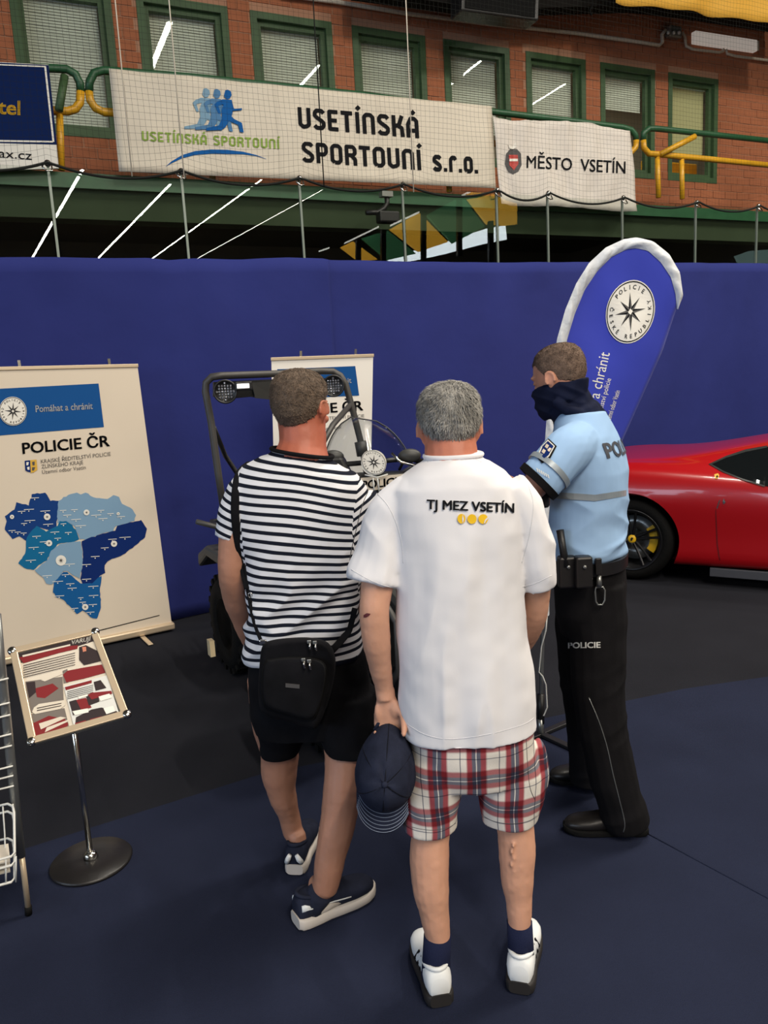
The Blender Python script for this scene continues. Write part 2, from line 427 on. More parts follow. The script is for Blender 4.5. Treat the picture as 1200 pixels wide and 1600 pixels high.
def ring_inner(s, c, rad, size, surf, parent, ex, ey):
    """lettering along the lower arc, read left to right with feet outwards"""
    bmA = bmesh.new(); n = len(s)
    for i, ch in enumerate(s):
        if ch == ' ': continue
        a = -1.32 - (2*PI-2.64)*i/(n-1)   # from left side, through the bottom, to the right side
        cu = bpy.data.curves.new('t', 'FONT'); cu.body = ch; cu.align_x = 'CENTER'; cu.resolution_u = 2; cu.offset = .02
        o = bpy.data.objects.new('t', cu); me = bpy.data.meshes.new_from_object(o); bpy.data.objects.remove(o); bpy.data.curves.remove(cu)
        b = bmesh.new(); b.from_mesh(me); bpy.data.meshes.remove(me)
        for v in b.verts:
            lx = -v.co.x*size; ly = rad - (v.co.y-.35)*size
            X = lx*math.cos(a)+ly*math.sin(a); Yy = -lx*math.sin(a)+ly*math.cos(a)
            v.co = (c[0]+X*ex[0]+Yy*ey[0], c[1]+X*ex[1]+Yy*ey[1], 0)
        t = bpy.data.meshes.new('t'); b.to_mesh(t); b.free(); bmA.from_mesh(t); bpy.data.meshes.remove(t)
    return flat_to_mesh(bmA, surf, 'ring_lettering', 'ink', parent)
# squared stroke lettering like the sports banner's (cap height 1, glyphs as thick bent bars)
GL = {'V': (.60, [[(.09, 1), (.09, .2), (.24, .08), (.40, .12)], [(.51, 1), (.51, .2), (.36, .09)]]),
 'S': (.58, [[(.52, .80), (.42, .91), (.18, .91), (.09, .80), (.09, .66), (.20, .56), (.40, .44), (.50, .34), (.50, .20), (.40, .09), (.16, .09), (.06, .20)]]),
 'E': (.52, [[(.50, .91), (.09, .91), (.09, .09), (.50, .09)], [(.09, .5), (.44, .5)]]), 'T': (.56, [[(0, .91), (.56, .91)], [(.28, .91), (.28, 0)]]),
 'Í': (.22, [[(.11, 1), (.11, 0)], [(.09, 1.12), (.24, 1.27)]]), 'N': (.60, [[(.09, 0), (.09, .80), (.20, .91), (.40, .91), (.51, .80), (.51, 0)]]),
 'K': (.56, [[(.09, 1), (.09, 0)], [(.50, 1), (.34, .56), (.12, .48)], [(.30, .50), (.47, .42), (.50, 0)]]),
 'Á': (.60, [[(.09, 0), (.09, .62), (.24, .91), (.40, .91), (.51, .80), (.51, 0)], [(.09, .34), (.51, .34)], [(.28, 1.12), (.43, 1.27)]]),
 'P': (.58, [[(.09, 0), (.09, .91), (.40, .91), (.50, .80), (.50, .56), (.40, .44), (.12, .44)]]),
 'O': (.60, [[(.20, .09), (.09, .20), (.09, .80), (.20, .91), (.40, .91), (.51, .80), (.51, .20), (.40, .09), (.20, .09)]]),
 'R': (.58, [[(.09, 0), (.09, .91), (.40, .91), (.50, .80), (.50, .60), (.40, .50), (.12, .50)], [(.30, .50), (.50, .30), (.50, 0)]]),
 's': (.50, [[(.44, .56), (.36, .64), (.16, .64), (.08, .56), (.08, .46), (.38, .28), (.43, .18), (.35, .08), (.14, .08), (.06, .16)]]),
 'r': (.42, [[(.09, 0), (.09, .55), (.18, .64), (.32, .64), (.38, .54)]]), 'o': (.48, [[(.16, .08), (.08, .16), (.08, .56), (.16, .64), (.34, .64), (.42, .56), (.42, .16), (.34, .08), (.16, .08)]]),
 '.': (.18, [[(.09, .16), (.09, 0)]]), ' ': (.32, [])}
def bar_text(s, p0, p1, cap, surf, m, parent, wt=.095, lean=(0, -1), gap=.13):
    W0 = sum(GL[c][0]+gap for c in s)-gap; p0, p1 = Vector(p0), Vector(p1); ex = (p1-p0)/W0; ey = Vector(lean).normalized()*cap; x0 = 0; bm = bmesh.new()
    def put(L):
        vs = [bm.verts.new((*(p0+ex*x+ey*y), 0)) for x, y in L]; f = bm.faces.new(vs); f.normal_update()
    for c in s:
        for st in GL[c][1]:
            for i in range(len(st)-1):
                (a, b), (c_, d) = st[i], st[i+1]; L = math.hypot(c_-a, d-b); nx, ny = -(d-b)/L*wt, (c_-a)/L*wt
                put([(x0+a+nx, b+ny), (x0+a-nx, b-ny), (x0+c_-nx, d-ny), (x0+c_+nx, d+ny)])
                if 0 < i: put([(x0+a+wt*math.cos(q*PI/4), b+wt*math.sin(q*PI/4)) for q in range(8)])
        x0 += GL[c][0]+gap
    bmesh.ops.triangulate(bm, faces=bm.faces[:])
    return flat_to_mesh(bm, surf, 'lettering', m, parent, 8)

# ================================================================== SETTING
def setting(o): o['kind'] = 'structure'; return o
# floor: charcoal carpet sheet behind, navy carpet in front, with the seam between the two sheets
seam = [(-4.6, 1.52), (-2.6, 2.30), (-1.513, 2.80), (-1.064, 3.06), (-.641, 3.30), (.808, 3.74), (1.6, 4.0), (2.6, 4.2), (9, 5.6)]
HA0, HA1, HB0, HB1 = -18, 38, -33, 13.6
axB = (BU, BV, Z)
mb = MB()
mb.box(BG((HA0+HA1)/2, (HB0+HB1)/2, -.06), (HA1-HA0, HB1-HB0, .10), axB)
floor = setting(obj('floor', mb, mat('hall_floor', C(130, 128, 122), .7, nz=(1, .1))))
hallw = mat('hall_wall', C(150, 140, 122), .9, nz=(.6, .1))
for nm_, c_, s_ in (('wall_left', (HA0, (HB0+HB1)/2), (.2, HB1-HB0)), ('wall_right', (HA1, (HB0+HB1)/2), (.2, HB1-HB0)), ('wall_front', ((HA0+HA1)/2, HB0), (HA1-HA0, .2)), ('wall_outer', ((HA0+HA1)/2, HB1+.1), (HA1-HA0, .2))):
    setting(obj(nm_, MB().box(BG(c_[0], c_[1], 5.3), (s_[0], s_[1], 10.8), axB), hallw))
def sheet_floor(name, pts, z0, z1, m, hump=None):
    b = MB(); b.prism([(x, y, z0) for x, y in pts], (0, 0, z1-z0)); return obj(name, b, m, floor)
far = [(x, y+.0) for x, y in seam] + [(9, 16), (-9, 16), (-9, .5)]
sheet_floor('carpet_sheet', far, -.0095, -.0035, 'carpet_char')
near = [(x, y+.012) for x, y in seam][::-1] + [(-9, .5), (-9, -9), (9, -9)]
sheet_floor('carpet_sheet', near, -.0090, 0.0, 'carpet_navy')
# a faint lapped joint on the near carpet, right
mb = MB(); p0, p1 = G(1010, 1302), G(1290, 1452); d = (p1-p0).normalized(); nrm = Vector((-d.y, d.x, 0))
mb.tube([p0, p0+(p1-p0)*.33, p0+(p1-p0)*.66, p1], .004, 6, flat=.8)
obj('carpet_joint', mb, 'carpet_navy', floor, smooth=True)

# ceiling, far side walls of the hall
mb = MB(); mb.box(BG((HA0+HA1)/2, (HB0+HB1)/2, 10.7), (HA1-HA0, HB1-HB0, .2), axB); setting(obj('ceiling', mb, mat('ceiling_dark', C(120, 114, 102), .9, nz=(1, .1))))
# brick wall with eight windows
BW = 10.24
wa0, wa1 = -1.5, 13.4; WZ0, WZ1 = 4.08, 8.4
wins = [(1.694+1.389*(k-1), 1.694+1.389*(k-1)+1.10, 4.82, 6.48) for k in range(8)]
axB = (BU, BV, Z)
mb = MB()
mb.box(BG((wa0+wa1)/2, BW+.30, (0+WZ0)/2), (wa1-wa0, .2, WZ0), axB)          # wall below the gallery; its near-black colour paints the shade there
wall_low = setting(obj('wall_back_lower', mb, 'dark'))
mb = MB()
segs = [(wa0, wins[0][0])]+[(wins[i][1], wins[i+1][0]) for i in range(7)]+[(wins[7][1], wa1)]
for a, b in segs: mb.box(BG((a+b)/2, BW+.105, (4.82+6.48)/2), (b-a, .22, 6.48-4.82), axB)
mb.box(BG((wa0+wa1)/2, BW+.105, (WZ0+4.82)/2), (wa1-wa0, .22, 4.82-WZ0), axB)
mb.box(BG((wa0+wa1)/2, BW+.105, (WZ1+6.48)/2), (wa1-wa0, .22, WZ1-6.48), axB)
wall = setting(obj('wall_back', mb, 'mortar'))
# bricks: each one a proud piece
def brick_mesh(l):
    b = MB(); b.box((0, 0, 0), (l, .05, .113), axB); me = bpy.data.meshes.new('brick'); me.from_pydata(b.v, [], b.f); fixn(me); me.materials.append(M['brick']); return me
BL, BH = .285, .125
bricks = []
row = 0; z = WZ0+BH/2
while z < WZ1:
    a = wa0+.15 + (BL/2 if row % 2 else 0)
    while a < wa1:
        l0, l1 = a-BL/2, a+BL/2
        parts = [(l0, l1)]
        for (x0, x1, z0, z1) in wins:
            if z+BH/2 > z0+.02 and z-BH/2 < z1-.02:
                new = []
                for (p, q) in parts:
                    if q <= x0 or p >= x1: new.append((p, q)); continue
                    if p < x0: new.append((p, x0))
                    if q > x1: new.append((x1, q))
                parts = new
        for p, q in parts:
            if q-p > .06: bricks.append(((p+q)/2, z, q-p-.012))
        a += BL
    z += BH; row += 1
def px_of(P):
    d = P-CAM; dz = d.dot(_F); return 600+FPX*d.dot(_R)/dz, 800-FPX*d.dot(_U)/dz
vis = []
for b in bricks:
    P = BG(b[0], BW, b[1]); x, y = px_of(P)
    vis.append((P-CAM).length if (-20 < x < 1220 and -20 < y < 290) else 1e3+(P-CAM).length)
order = sorted(range(len(bricks)), key=lambda i: vis[i])
cache = {}; rest = MB()
bm_mats = [M['brick']]
for rank, i in enumerate(order):
    a, z, l = bricks[i]; dep = random.uniform(-.004, .004)
    if rank < 300:
        k = round(l, 2)
        if k not in cache: cache[k] = brick_mesh(k)
        o = bpy.data.objects.new('brick', cache[k]); o.location = BG(a, BW+.012+dep, z); link(o, wall)
    else: rest.box(BG(a, BW+.012+dep, z), (l, .05, .113), axB)
o = obj('brick_courses', rest, 'brick', wall, kind='stuff', fix=False)

# windows
def frame_box(mb, a0, a1, z0, z1, b, t, dep):
    mb.box(BG((a0+a1)/2, b, z1-t/2), (a1-a0, dep, t), axB); mb.box(BG((a0+a1)/2, b, z0+t/2), (a1-a0, dep, t), axB)
    mb.box(BG(a0+t/2, b, (z0+z1)/2), (t, dep, z1-z0-2*t), axB); mb.box(BG(a1-t/2, b, (z0+z1)/2), (t, dep, z1-z0-2*t), axB)
room_mats = {}
for k, (a0, a1, z0, z1) in enumerate(wins):
    mb = MB(); frame_box(mb, a0, a1, z0, z1, BW+.06, .085, .16)
    wf = setting(obj('window_%d' % (k+1), mb, 'window_green'))
    mb = MB(); frame_box(mb, a0+.085, a1-.085, z0+.085, z1-.085, BW+.08, .06, .07); obj('sash', mb, 'window_green', wf)
    mb = MB(); mb.box(BG((a0+a1)/2, BW+.09, (z0+z1)/2), (a1-a0-.26, .006, z1-z0-.26), axB); obj('pane', mb, 'window_glass', wf)
    if k in (0, 1, 2, 3, 4, 5, 6):
        mb = MB(); n = 44
        zz1 = z1-.16; zz0 = [z0+.14, z0+.14, z0+.2, z0+.14, z0+.5, z0+.3, z0+1.05][k]; n = int((zz1-zz0)/.032)
        for j in range(n):
            z = zz1-(zz1-zz0)*(j+.5)/n; ang = 1.25
            ax2 = (BU, BV*math.cos(ang)+Z*math.sin(ang), Z*math.cos(ang)-BV*math.sin(ang))
            mb.box(BG((a0+a1)/2, BW+.16, z), (a1-a0-.3, .030, .0015), ax2)
        obj('blind', mb, 'blind', wf, kind='stuff', fix=False)
    if k == 7:
        obj('roller_blind', MB().box(BG((a0+a1)/2, BW+.17, z1-.65), (a1-a0-.3, .01, 1.02), axB), mat('cream_blind', C(206, 198, 152), .8), wf)
    mb = MB(); mb.box(BG((a0+a1)/2, BW+.16, z1-.135), (a1-a0-.28, .04, .035), axB); obj('blind_rail', mb, 'white_paint', wf)
# the rooms behind the windows
mb = MB()
mb.box(BG(6, BW+3.2, 5.7), (16, .1, 3.4), axB); mb.box(BG(6, BW+1.8, 7.4), (16, 3.0, .1), axB); mb.box(BG(6, BW+1.8, 4.2), (16, 3.0, .1), axB)
lamp_row(BG(9.2, BW+1.0, 7.2), BG(11.8, BW+1.0, 7.2), .2, 60)  # added fill lamps that brighten the rooms behind the glass
lamp_row(BG(.5, BW+1.6, 7.2), BG(8, BW+1.6, 7.2), .2, 40)
setting(obj('wall_inner_room', mb, mat('room_plaster', C(150, 146, 130), .9)))
mb = MB(); mb.box(BG(11.3, BW+1.0, 4.95), (1.3, .5, .42), axB); mb.box(BG(11.3, BW+1.25, 5.2), (1.3, .1, .62), axB)
for dx in (-.45, .45): mb.box(BG(11.3+dx, BW+1.0, 4.5), (.05, .4, .5), axB)
tag(obj('seat_bench', mb, 'yellow_paint', bevel=.02), 'yellow bench seen through the rightmost green window', 'bench')

# gallery slab, fascia and soffit
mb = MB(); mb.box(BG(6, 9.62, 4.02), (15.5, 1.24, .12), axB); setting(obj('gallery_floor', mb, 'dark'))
mb = MB(); mb.box(BG(6, 8.98, 4.005), (15.5, .06, .15), axB); setting(obj('trim_1', mb, 'green_paint'))
mb = MB(); mb.prism([BG(-1.8, 9.02, 3.93), BG(-1.8, 9.14, 3.66), BG(-1.8, 9.4, 3.66), BG(-1.8, 9.4, 3.93)], BU*15.6); setting(obj('trim_2', mb, 'olive'))

# ================================================================== THINGS ON THE GALLERY
RB = 8.93
def az(px, py, b=RB): return onB(px, py, b)
def rail(name, label, top, bottom, posts, brace=None, group='painted pipe railings along the gallery'):
    """top, bottom: lists of pixel points along the loop-ended pipes"""
    P0 = az(*top[0]); r = empty(name, BG(P0.dot(BU), RB+.04, 4.08), label, 'railing', group)
    f = lambda L: [az(x, y, RB+.04) for x, y in L]
    obj('top_pipe', MB().tube(f(top), .042, 10), 'green_paint', r, smooth=True)
    obj('lower_pipe', MB().tube(f(bottom), .042, 10), 'yellow_paint', r, smooth=True)
    for p in posts: obj('post', MB().tube([az(p[0], p[1], RB+.05), az(p[2], p[3], RB+.05)], .036, 10), 'yellow_paint', r, smooth=True)
    if brace: obj('brace', MB().tube([az(brace[0], brace[1], RB), az(brace[2], brace[3], RB-.1)], .04, 10), brace[4], r, smooth=True)
    return r
rail('gallery_railing', 'green and yellow pipe railing behind the dark blue sign at the left edge', [(-20, 104), (84, 107), (104, 108), (118, 116), (125, 130), (126, 143)],
     [(126, 143), (125, 160), (118, 170), (106, 174), (92, 173), (-20, 168)], [(93, 176, 96, 266)], (101, 119, 92, 172, 'window_green'))
rail('gallery_railing', 'green and yellow pipe railing behind the long runner banner and the town banner', [(139, 143), (140, 128), (147, 114), (162, 110), (300, 121), (560, 148), (780, 176), (900, 190), (972, 199), (986, 203), (993, 211), (994, 219)],
     [(139, 143), (141, 157), (149, 169), (162, 175), (300, 183), (560, 204), (780, 225), (900, 235), (972, 241), (985, 239), (993, 230), (994, 219)], [(330, 186, 332, 280), (700, 216, 702, 300)])
rail('gallery_railing', 'green and yellow pipe railing with a slanted brace at the right end', [(1005, 219), (1005, 208), (1014, 201), (1026, 201), (1110, 210), (1240, 224)],
     [(1005, 219), (1006, 231), (1014, 240), (1026, 241), (1110, 249), (1240, 262)], [(1027, 243, 1029, 309), (1065, 246, 1066, 311)], (1032, 241, 1086, 213, 'yellow_paint'))

# banners: thin cloth sheets with a slight sag and slack folds
def banner_cloth(name, quad, label, group, b, m='vinyl', wob=.02, n=48, k=14, seed=0, edge=0.0):
    (tl, tr, br, bl) = [Vector(q) for q in quad]; rows = []
    for j in range(k+1):
        v = j/k; row = []
        for i in range(n+1):
            u = i/n; L = tl.lerp(bl, v); R_ = tr.lerp(br, v); p = L.lerp(R_, u)
            sg = edge*(math.sin(u*n*.31)*.5+math.sin(u*PI*2.6))*(1-v) + .25*edge*math.sin(u*9)*v
            q = onB(p.x, p.y+sg, b); q = q + BV*(wob*(noise.noise(Vector((u*7+seed, v*1.4, seed)))*1.3 + .5*noise.noise(Vector((u*16, v*2+seed, 3)))))
            row.append(q)
        rows.append(row)
    mbf = MB().grid(rows); o = obj(name, mbf, m, smooth=True, fix=False)
    so = o.modifiers.new('thick', 'SOLIDIFY'); so.thickness = .006; so.offset = 0
    return tag(o, label, 'banner', group)
ban1 = banner_cloth('sports_banner', [(170, 107), (768, 166), (775, 294), (186, 268)], 'long off-white banner with blue runners logo and black sports lettering', 'advertising banners on the gallery railing', 8.82, seed=3)
sb = bvh_surf(bvh_of(ban1), .007)
bar_text('VSETÍNSKÁ', (467, 200), (655, 216), 33, sb, 'ink', ban1, lean=(-.06, -1))
bar_text('SPORTOVNÍ', (473, 253), (659, 266), 32, sb, 'ink', ban1, lean=(-.06, -1))
bar_text('s.r.o.', (677, 267), (747, 271), 35, sb, 'ink', ban1, lean=(-.04, -1))
bar_text('VSETÍNSKÁ SPORTOVNÍ', (222, 220), (437, 233), 15.5, sb, 'green_print', ban1, lean=(-.04, -1), wt=.085)
arc_t = [(256+ (412-256)*t, 262 - 27*math.sin(PI*min(1, t*1.02))**.9 - 10*t + (0 if t < 1 else 0)) for t in [i/20 for i in range(21)]]
arc_o = [(x, y) for x, y in [(258, 261), (268, 252), (285, 242), (305, 236), (330, 233.5), (355, 234), (380, 237), (400, 242), (416, 248)]]
arc_i = [(416, 248.5), (400, 243.5), (380, 241), (355, 240.5), (330, 240), (305, 242), (285, 247), (268, 255)]
poly([arc_o+arc_i], sb, 'blue_run', ban1, 'swoosh', sub=8)
# the runner figure, three times, paler towards the back
def runner(dx, m, k):
    sh = [[(352, 141), (356, 140), (361, 143), (362, 149), (359, 154), (354, 155), (350, 150)],
          [(348, 155), (362, 156), (365, 168), (362, 182), (366, 186), (378, 192), (381, 207), (375, 206), (372, 195), (358, 189), (352, 199), (346, 203), (322, 204), (322, 200), (342, 196), (347, 184), (346, 172), (349, 163), (341, 165), (345, 177), (341, 177), (335, 163), (339, 159)],
          [(362, 161), (366, 170), (378, 169), (378, 172), (364, 173), (360, 166)]]
    return poly([[(x+dx, y+(0 if k == 0 else -1.2*k)) for x, y in s] for s in sh], bvh_surf(TB1, .007+.004*(2-k)), m, ban1, 'runner_print', sub=8)
TB1 = bvh_of(ban1)
runner(-34, 'blue_run3', 2); runner(-17, 'blue_run2', 1); runner(0, 'blue_run', 0)

ban2 = banner_cloth('town_banner', [(770, 182), (984, 200), (995, 330), (782, 319)], 'smaller white wrinkled banner with a town crest and town name', 'advertising banners on the gallery railing', 8.80, m=mat('cloth_white', C(214, 206, 196), .7, bump=(5, .5, .04)), wob=.06, seed=11, edge=3.2)
sb2 = bvh_surf(bvh_of(ban2), .008)
text('MĚSTO  VSETÍN', (823, 262), (977, 271), 19, sb2, 'ink', ban2, bold=.012, lean=(.02, -1), sub=5)
poly([[(791, 240), (797, 233), (808, 233), (814, 240), (815, 258), (810, 268), (802, 272), (794, 268), (789, 256)]], sb2, 'ink_soft', ban2, 'crest', sub=5)
poly([[(795, 242), (809, 242), (810, 256), (803, 266), (796, 258)]], bvh_surf(bvh_of(ban2), .012), 'crest_red', ban2, 'crest_shield', sub=5)
poly([[(796, 248), (809, 248), (809, 252), (796, 252)], [(794, 225), (800, 229), (806, 222), (808, 230), (802, 233), (796, 232)]], bvh_surf(bvh_of(ban2), .016), 'white_ink', ban2, 'crest_bar', sub=5)

sign = MB(); q4 = [(-60, 94), (76, 101), (92, 263), (-60, 268)]
sign.prism([onB(x, y, 8.84) for x, y in q4], BV*.03)
sg = tag(obj('blue_sign', sign, 'white_ink'), 'dark blue and white advertising board cut off by the left edge', 'sign', 'advertising banners on the gallery railing')
ss = lambda off: plane_surf(BG(0, 8.84, 0), BV, off)
poly([[(-60, 95), (76, 102), (89, 226), (-60, 222)]], ss(.004), mat('sign_navy', C(10, 32, 80), .85), sg, 'blue_field')
n_ = [[(-60, 98), (71, 103.5), (71, 105.5), (-60, 100)], [(69, 104), (72, 104), (85, 222), (82, 222)], [(-60, 218), (82, 220.5), (83, 223), (-60, 221)]]
poly(n_, ss(.007), 'white_ink', sg, 'border_line')
text('tel', (-2, 178), (31, 180), 22, ss(.008), 'yellow_print', sg, bold=.02, lean=(0, -1))
text('ax.cz', (-2, 246), (50, 250), 14, ss(.006), 'ink', sg, bold=.0, lean=(0, -1))

# top of the picture: cable run, junction box, strip light, dark beam, black speaker, yellow cloth
cb = 10.16
pts = [onB(x, y, cb) for x, y in [(440, -8), (520, 2), (640, 22), (760, 37), (900, 52), (1000, 66), (1030, 71), (1035, 66), (1034, 54), (1040, 47)]]
pts2 = [onB(x, y, cb) for x, y in [(1066, 50), (1070, 58), (1072, 72), (1082, 77), (1124, 82), (1130, 80), (1130, 76)]]
pts3 = [onB(x, y, cb) for x, y in [(1134, 77), (1136, 84), (1150, 88), (1240, 99)]]
r = empty('cable_run', onB(760, 37, cb), 'pale cable conduit running along the brick above the windows', 'cable')
obj('conduit', MB().tube(pts, .028, 8), 'vinyl', r, smooth=True); obj('conduit', MB().tube(pts2, .022, 8), 'vinyl', r, smooth=True); obj('conduit', MB().tube(pts3, .022, 8), 'vinyl', r, smooth=True)
jb = empty('junction_box', onB(1052, 50, cb), 'small grey emergency light box on the brick wall', 'light')
obj('housing', MB().box(onB(1052, 51, cb-.02), (.26, .12, .17), axB), 'steel', jb, bevel=.02)
for x in (1044, 1053, 1061): obj('lamp_eye', MB().ell(onB(x, 51, cb-.09), (.028, .02, .028), axB), 'white_paint', jb, smooth=True)
sl = empty('strip_light', onB(1135, 62, cb), 'long white strip light fixed to the brick at the right', 'light')
q = [onB(1087, 47, cb-.03), onB(1184, 62, cb-.03), onB(1184, 80, cb-.03), onB(1087, 66, cb-.03)]
obj('diffuser', MB().prism(q, BV*.1), mat('opal', C(196, 184, 172), .4, emit=((1, .88, .78, 1), .28)), sl, bevel=.015)
q = [onB(1085, 49, cb+.05), onB(1186, 64, cb+.05), onB(1186, 79, cb+.05), onB(1085, 65, cb+.05)]
obj('backplate', MB().prism(q, BV*.06), 'white_paint', sl)
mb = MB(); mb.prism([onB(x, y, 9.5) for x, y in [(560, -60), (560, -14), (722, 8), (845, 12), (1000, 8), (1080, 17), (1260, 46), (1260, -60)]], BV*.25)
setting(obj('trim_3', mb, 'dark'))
sp = empty('hanging_loudspeaker', onB(782, 10, 9.3), 'black loudspeaker box hanging at the top edge', 'loudspeaker')
obj('cabinet', MB().prism([onB(x, y, 9.2) for x, y in [(722, -40), (844, -26), (842, 32), (721, 16)]], BV*.3), 'black_plastic', sp, bevel=.02)
obj('grille', MB().prism([onB(x, y, 9.19) for x, y in [(728, -34), (838, -22), (836, 27), (727, 12)]], BV*.02), 'rubber', sp)
obj('dangling_cable', MB().tube([onB(x, y, 9.3) for x, y in [(927, -6), (926, 8), (922, 16), (924, 24)]], .012, 6), 'rubber', sp)
rows = []
for j in range(8):
    v = j/7; row = []
    for i in range(41):
        u = i/40; x = 965+(1290-965)*u; yb = 2+(52-2)*u+2*math.sin(u*9); y = -90+(yb+90)*v
        row.append(onB(x, y, 9.0) + BV*(.05*math.sin(u*14+v)+.03*math.sin(u*31)))
    rows.append(row)
o = obj('yellow_drape', MB().grid(rows), mat('yellow_cloth', C(232, 176, 62), .7, bump=(3, .3, .04)), smooth=True, fix=False)
so = o.modifiers.new('t', 'SOLIDIFY'); so.thickness = .01; tag(o, 'yellow cloth drape hanging under the ceiling at top right', 'drape')

# dark bracket with a camera in front of the gallery edge
cm = empty('bracket_camera', onB(600, 335, 8.6), 'small dark camera on a hooked bracket under the gallery', 'camera')
obj('arm', MB().tube([onB(x, y, 8.7) for x, y in [(604, 304), (605, 318), (600, 326), (590, 332), (572, 332)]], .03, 8), 'black_plastic', cm, smooth=True)
obj('housing', MB().box(onB(606, 340, 8.62), (.26, .14, .13), axB), 'black_plastic', cm, bevel=.02)
obj('mount', MB().box(onB(603, 304, 8.7), (.14, .1, .06), axB), 'steel', cm)

# ================================================================== RINK GLASS, NET
PB = 7.76
postpx = [(-150, 255), (75, 262), (283, 275), (467, 281), (628, 290), (775, 296), (855, 301), (972, 307), (1087, 314), (1183, 319)]
pa = [onB_az(x, y, PB)[0] for x, y in postpx] + [10.35]
names = ['at the far left edge', 'above the left roll-up banner', 'under the left end of the runner banner', 'under the black sports lettering', 'beside the hooked bracket', 'under the right end of the runner banner',
         'under the town crest', 'under the end of the town banner', 'to the right of the feather flag top', 'near the right edge']
barrier_pos = BG(5, PB, 0)
for i, a in enumerate(pa[:-1]):
    r = empty('glass_barrier_panel', BG(a, PB, 0), 'clear rink glass panel and its post, ' + names[i], 'glass panel', 'rink glass panels above the blue cloth')
    obj('dasher_board', MB().box(BG((a+pa[i+1])/2, PB+.06, .57), (pa[i+1]-a-.01, .1, 1.14), axB), 'white_paint', r)
    obj('post', MB().box(BG(a, PB, 2.47), (.022, .022, 2.70), axB), mat('post_metal', C(120, 130, 122), .4, metal=.4) if i == 0 else M['post_metal_'], r)
    if i == 0: M['post_metal_'] = bpy.data.materials['post_metal']
    mbp = MB(); mbp.box(BG((a+pa[i+1])/2, PB, 2.47), (pa[i+1]-a-.04, .012, 2.66), axB); obj('pane', mbp, 'rink_glass', r)
    b = MB(); b.ell(BG(a, PB-.02, 3.83), (.03, .03, .03)); b.tube([BG(a-.03, PB-.03, 3.83), BG(a-.05, PB-.06, 3.79), BG(a-.02, PB-.08, 3.75), BG(a+.03, PB-.06, 3.76), BG(a+.03, PB-.03, 3.81)], .007, 6)
    obj('hook', b, 'chrome', r, smooth=True)
# safety net: one object
NB = PB-.05; na0, na1 = pa[0], 10.3
def sag(a):
    for i in range(len(pa)-1):
        if pa[i] <= a <= pa[i+1]:
            t = (a-pa[i])/(pa[i+1]-pa[i]); return .10*(1-(2*t-1)**2)
    return 0
mb = MB(); cell = .052; ztop = 7.6
def dist(a, z): return .012*noise.noise(Vector((a*2.2, z*2.2, 0))), .012*noise.noise(Vector((a*2.2, z*2.2, 9)))
a = na0
def ribbon(pts, wv):
    k = len(mb.v)
    for p in pts: mb.v.append(tuple(p-wv)); mb.v.append(tuple(p+wv))
    for i in range(len(pts)-1): mb.f.append((k+2*i, k+2*i+1, k+2*i+3, k+2*i+2))
while a < na1:
    z0 = 3.83-sag(a); m_ = 18; pts = []
    for j in range(m_+1):
        z = z0+(ztop-z0)*(j/m_)**1.2; da, db = dist(a, z); pts.append(BG(a+da*(2 if j < 6 else 1), NB+db, z))
    ribbon(pts, BU*.0009); a += cell
z = 3.85
while z < ztop:
    pts = []; n_ = 150
    for i in range(n_+1):
        a = na0+(na1-na0)*i/n_; zz = z - sag(a)*max(0, 1-(z-3.85)/.5); da, db = dist(a, z); pts.append(BG(a, NB+db, zz+da))
    ribbon(pts, Z*.0009); z += cell
netr = empty('safety_net', BG(5, NB, 3.85), 'fine dark safety net hanging above the rink glass', 'net')
o = obj('mesh', mb, 'net', netr, kind='stuff', fix=False)
pts = [BG(na0+(na1-na0)*i/180, NB, 3.83-sag(na0+(na1-na0)*i/180)) for i in range(181)]
obj('bottom_rope', MB().tube(pts, .012, 6), 'net', netr, smooth=True)
for (x, y) in [(178, 0), (505, 280), (632, 0), (262, 0)]:
    a = onB_az(x, y, NB)[0]; obj('net_rope', MB().tube([BG(a, NB-.01, 3.75), BG(a+.01, NB-.01, 5.5), BG(a, NB-.01, 7.6)], .006, 6), 'net' if x == 505 else 'vinyl', netr, smooth=True)

# far side of the hall (behind the viewer): sloping yellow and green roof lights over a window band, seen mirrored in the glass
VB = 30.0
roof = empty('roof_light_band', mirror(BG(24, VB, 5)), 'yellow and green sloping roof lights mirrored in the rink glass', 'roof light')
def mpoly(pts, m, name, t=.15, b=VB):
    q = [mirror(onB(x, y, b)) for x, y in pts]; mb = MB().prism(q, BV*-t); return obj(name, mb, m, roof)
M['roof_yellow'] = mat('roof_yellow', C(240, 180, 50), .7, emit=((.92, .48, .05, 1), 2.6))  # glow put into the panels, standing in for daylight through them
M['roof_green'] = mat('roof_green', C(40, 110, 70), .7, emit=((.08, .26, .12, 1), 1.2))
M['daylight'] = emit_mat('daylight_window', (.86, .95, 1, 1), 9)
M['edge_white'] = emit_mat('glowing_edge', (1, .98, .9, 1), 5)  # bright edges painted in as strips with their own glow
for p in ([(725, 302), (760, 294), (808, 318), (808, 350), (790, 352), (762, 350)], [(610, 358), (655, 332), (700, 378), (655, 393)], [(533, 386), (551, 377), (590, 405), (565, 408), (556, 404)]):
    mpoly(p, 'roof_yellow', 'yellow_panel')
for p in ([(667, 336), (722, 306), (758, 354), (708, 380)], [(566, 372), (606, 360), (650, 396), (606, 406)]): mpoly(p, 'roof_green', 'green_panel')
mpoly([(604, 404), (690, 380), (760, 357), (790, 352), (792, 374), (760, 380), (690, 398), (618, 413)], 'daylight', 'window_band', b=VB+1.0)
